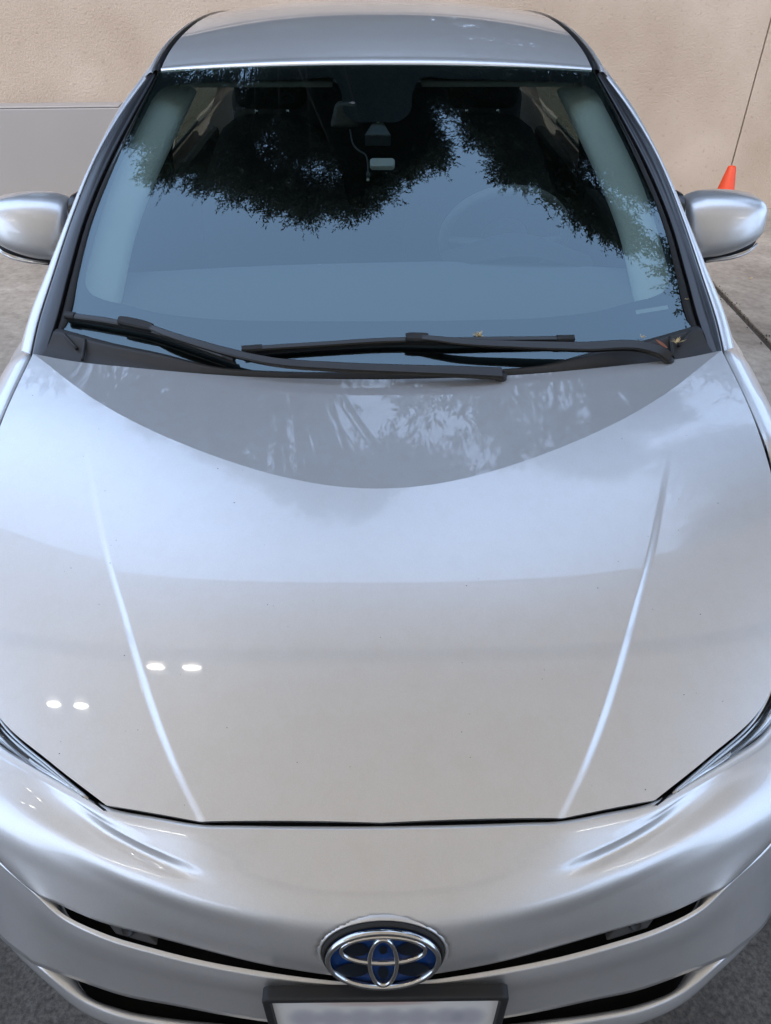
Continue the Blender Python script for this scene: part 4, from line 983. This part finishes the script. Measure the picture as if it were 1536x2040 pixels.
BL = [(-2.87,5.12,5.97,0.34),(-2.58,4.37,6.36,0.26),(-2.14,5.16,6.24,0.40),(-1.76,4.57,6.55,0.34),(-1.62,4.02,6.73,0.31),(-1.24,3.80,6.85,0.31),(-0.85,3.60,6.94,0.26),(-0.33,3.64,6.97,0.28),(-0.04,3.88,6.93,0.28),(-0.66,4.60,6.72,0.46),(0.06,4.94,6.65,0.46),(0.58,4.31,6.81,0.23),(0.46,4.80,6.67,0.23),(-1.25,5.08,6.49,0.46),(-2.89,5.66,5.72,0.34),(.66,5.31,6.48,.28), (-.1, 5.3, 6.4, .40), (-.5, 5.4, 6.3, .40), (.25, 5.5, 6.2, .4), (-1.0, 4.45, 6.75, .32), (-.35, 4.3, 6.85, .34), (.15, 4.35, 6.85, .28), (0.52,4.59,6.73,0.20),(0.35,4.09,6.87,0.22),(0.71,4.25,6.81,0.16),(-2.57,4.88,6.19,0.31),(-2.25,4.45,6.45,0.26),(-2.03,4.12,6.60,0.23),(-2.70,5.29,5.98,0.34),(-0.33,5.23,6.54,0.34),(-0.99,5.42,6.40,0.34)]
BR = [(1.19,5.10,6.49,0.34),(1.63,4.72,6.53,0.31),(1.93,4.37,6.56,0.34),(2.23,4.06,6.56,0.31),(2.52,3.76,6.54,0.28),(2.78,3.60,6.48,0.26),(2.95,3.42,6.45,0.17),(1.67,4.12,6.69,0.23),(2.57,4.86,6.20,0.46),(2.02,5.19,6.26,0.40),(3.03,4.39,6.17,0.40), (0.86,5.22,6.50,0.34),(1.33,4.58,6.63,0.23),(2.77,5.29,5.95,0.34),(3.11,4.94,5.94,0.28),(2.25,4.57,6.41,0.34),(1.64,5.20,6.36,0.34),(3.25,4.30,6.10,0.23)]
def deeper(L): p0 = np.array([0, 1.6, 1.25]); return L + [(*(p0 + 1.32 * (np.array(b[:3]) - p0)), b[3] * 1.45) for b in L]
def fillers(n, x0, x1, y0, y1, z0, z1, r0, r1):
    return [(random.uniform(x0, x1), random.uniform(y0, y1), random.uniform(z0, z1), random.uniform(r0, r1)) for _ in range(n)]
tree((-1.6, 7.3, 0), (-1.2, 6.6, 4.3), deeper(BL), fillers(90, -5.0, .7, 5.5, 8.6, 2.2, 6.5, .4, .75), 'tall leafy tree beyond the wall, its crown mirrored left of the toll tag')
tree((2.3, 7.4, 0), (2.1, 6.7, 4.3), deeper(BR), fillers(90, .3, 5.2, 5.5, 8.8, 2.2, 6.4, .4, .75), 'tall leafy tree beyond the wall, its crown mirrored right of the toll tag')
tree((6.0, 3.6, 0), (5.4, 3.2, 4.0), [(3.9, 2.6, 6.0, .35), (4.2, 2.3, 5.9, .4), (4.6, 1.9, 5.8, .42), (5.2, 1.5, 5.6, .45), (4.6, 2.9, 6.0, .45), (5.2, 2.3, 5.8, .5), (5.6, 2.8, 5.4, .5), (4.3, 1.7, 6.0, .25), (5.7, 1.0, 5.2, .45), (6.2, 1.8, 5.4, .5), (4.9, 1.2, 5.9, .3), (6.4, 1.1, 5.0, .45), (3.6, 3.1, 6.2, .3), (4.1, 3.3, 6.1, .4)],
     fillers(34, 4.4, 7.6, 1.4, 5.0, 3.6, 6.2, .35, .6), 'leafy tree right of the car, mirrored on the right side of the hood', dens=95)

# ------------------------------------------------------------------ carport the camera stands under
M['door_sheet'] = principled('cream_door', (.66, .58, .46), .45, noise=(3, .08))
def sheet_mat():
    m, n, l = mat('cream_fibreglass')        # corrugated fibreglass lets daylight through
    o = n.new('ShaderNodeOutputMaterial'); b = n.new('ShaderNodeBsdfPrincipled'); t = n.new('ShaderNodeBsdfTranslucent'); mx = n.new('ShaderNodeMixShader')
    b.inputs['Base Color'].default_value = (.72, .59, .42, 1); b.inputs['Roughness'].default_value = .4
    t.inputs['Color'].default_value = (.93, .74, .51, 1); mx.inputs['Fac'].default_value = .28
    l.new(b.outputs[0], mx.inputs[1]); l.new(t.outputs[0], mx.inputs[2]); l.new(mx.outputs[0], o.inputs[0]); return m
M['sheet'] = sheet_mat(); M['beam'] = principled('cream_beam', (.50, .46, .40), .6, noise=(8, .1)); M['plaster'] = principled('cream_plaster', (.62, .52, .39), .9, noise=(5, .08), bump=(60, .5, .006))
M['lamp'] = principled('lamp_glow', (.9, .9, .9), .4, emission=((1.0, .94, .85), 5.5)); M['lamp_body'] = principled('lamp_body', (.6, .6, .6), .4)
cp = empty('carport', (0, -2.2, 0))
xs_ = np.linspace(-3.9, 3.9, 521); cor = .010 * np.cos(2 * np.pi * xs_ / .09)
def CPp(y, z0): return np.stack([xs_, np.full(len(xs_), y) + .2, z0 + cor], 1)
ed = .92 + 2.2
ys_ = [2.99, 0, -5.2]
P = np.array([CPp(y, 3.12 - .012 * (3.1 - y)) for y in ys_]); 
v, f = grid(P); o = pydata('roof_sheet', v, f, M['sheet'], cp)
for yb_ in (2.6, .1, -2.4, -4.9):
    v, f = boxv((0, yb_, 3.015 - .012 * (3.1 - yb_)), (7.7, .09, .15)); bevel_obj(pydata('beam', v, f, M['beam'], cp, smooth=False), .004)
for px_ in (-3.75, 3.75):
    for py_ in (2.6, -4.9):
        v, f = boxv((px_, py_, 1.46), (.12, .12, 2.9)); bevel_obj(pydata('post', v, f, M['beam'], cp, smooth=False), .006)
tag(cp, 'cream corrugated carport roof over the camera, mirrored on the hood', 'carport')
bw = empty('rear_building', (0, -8.0, 0))
v, f = boxv((0, -.15, 1.5), (16, .3, 3.0)); pydata('building_wall', v, f, M['plaster'], bw, smooth=False)
for dx_ in (-2.4, 2.4):
    for k in range(4):
        v, f = boxv((dx_, .02, .28 + k * .545), (3.0, .05, .53)); bevel_obj(pydata('garage_door_panel', v, f, M['door_sheet'], bw, smooth=False), .01)
tag(bw, 'plain cream building with garage doors behind the camera', 'building')
for x0, x1, lb in ((2.3, 3.4, 'lit tube lamp at the far right under the carport'), (-3.4, -2.3, 'lit tube lamp at the far left under the carport')):
    r = empty('tube_lamp', ((x0 + x1) / 2, -1.7, 2.93)); hl_ = (x1 - x0) / 2
    v, f = boxv((0, 0, .05), (2 * hl_, .10, .05)); bevel_obj(pydata('lamp_housing', v, f, M['lamp_body'], r, smooth=False), .01)
    v, f = tube([(-hl_ + .04, 0, .005), (0, 0, .005), (hl_ - .04, 0, .005)], .018, 12); pydata('tube', v, f, M['lamp'], r)
    for q in (-1, 1):
        v, f = boxv((q * (hl_ - .025), 0, .012), (.03, .045, .055)); pydata('tube_holder', v, f, M['lamp_body'], r, smooth=False)
    tag(r, lb, 'lamp', 'tube lamps under the carport')
def lamp(x, y, z, label):
    r = empty('ceiling_lamp', (x, y, z)); an = np.linspace(0, 2 * np.pi, 24, endpoint=False)
    v, f = boxv((0, 0, .045), (.46, .14, .05)); bevel_obj(pydata('lamp_housing', v, f, M['lamp_body'], r, smooth=False), .01)
    for dx in (-.14, .14):
        P = np.array([[(dx + 1.35 * q * math.cos(a), .34 * q * math.sin(a), h) for a in an] for q, h in ((.050, .02), (.050, .004), (.040, -.012), (.020, -.02), (.0005, -.022))])
        v, f = grid(P, closed=True); pydata('lamp_globe', v, f, M['lamp'], r)
    tag(r, label, 'lamp', 'twin lamps under the carport'); return r
for x_, y_, lb in ((-1.45, .32, 'lit twin lamp mirrored near the left hood line'), (-2.46, .08, 'lit twin lamp mirrored at the left edge of the hood')):
    lamp(x_, y_, 2.95 if y_ > -1 else 2.93, lb)
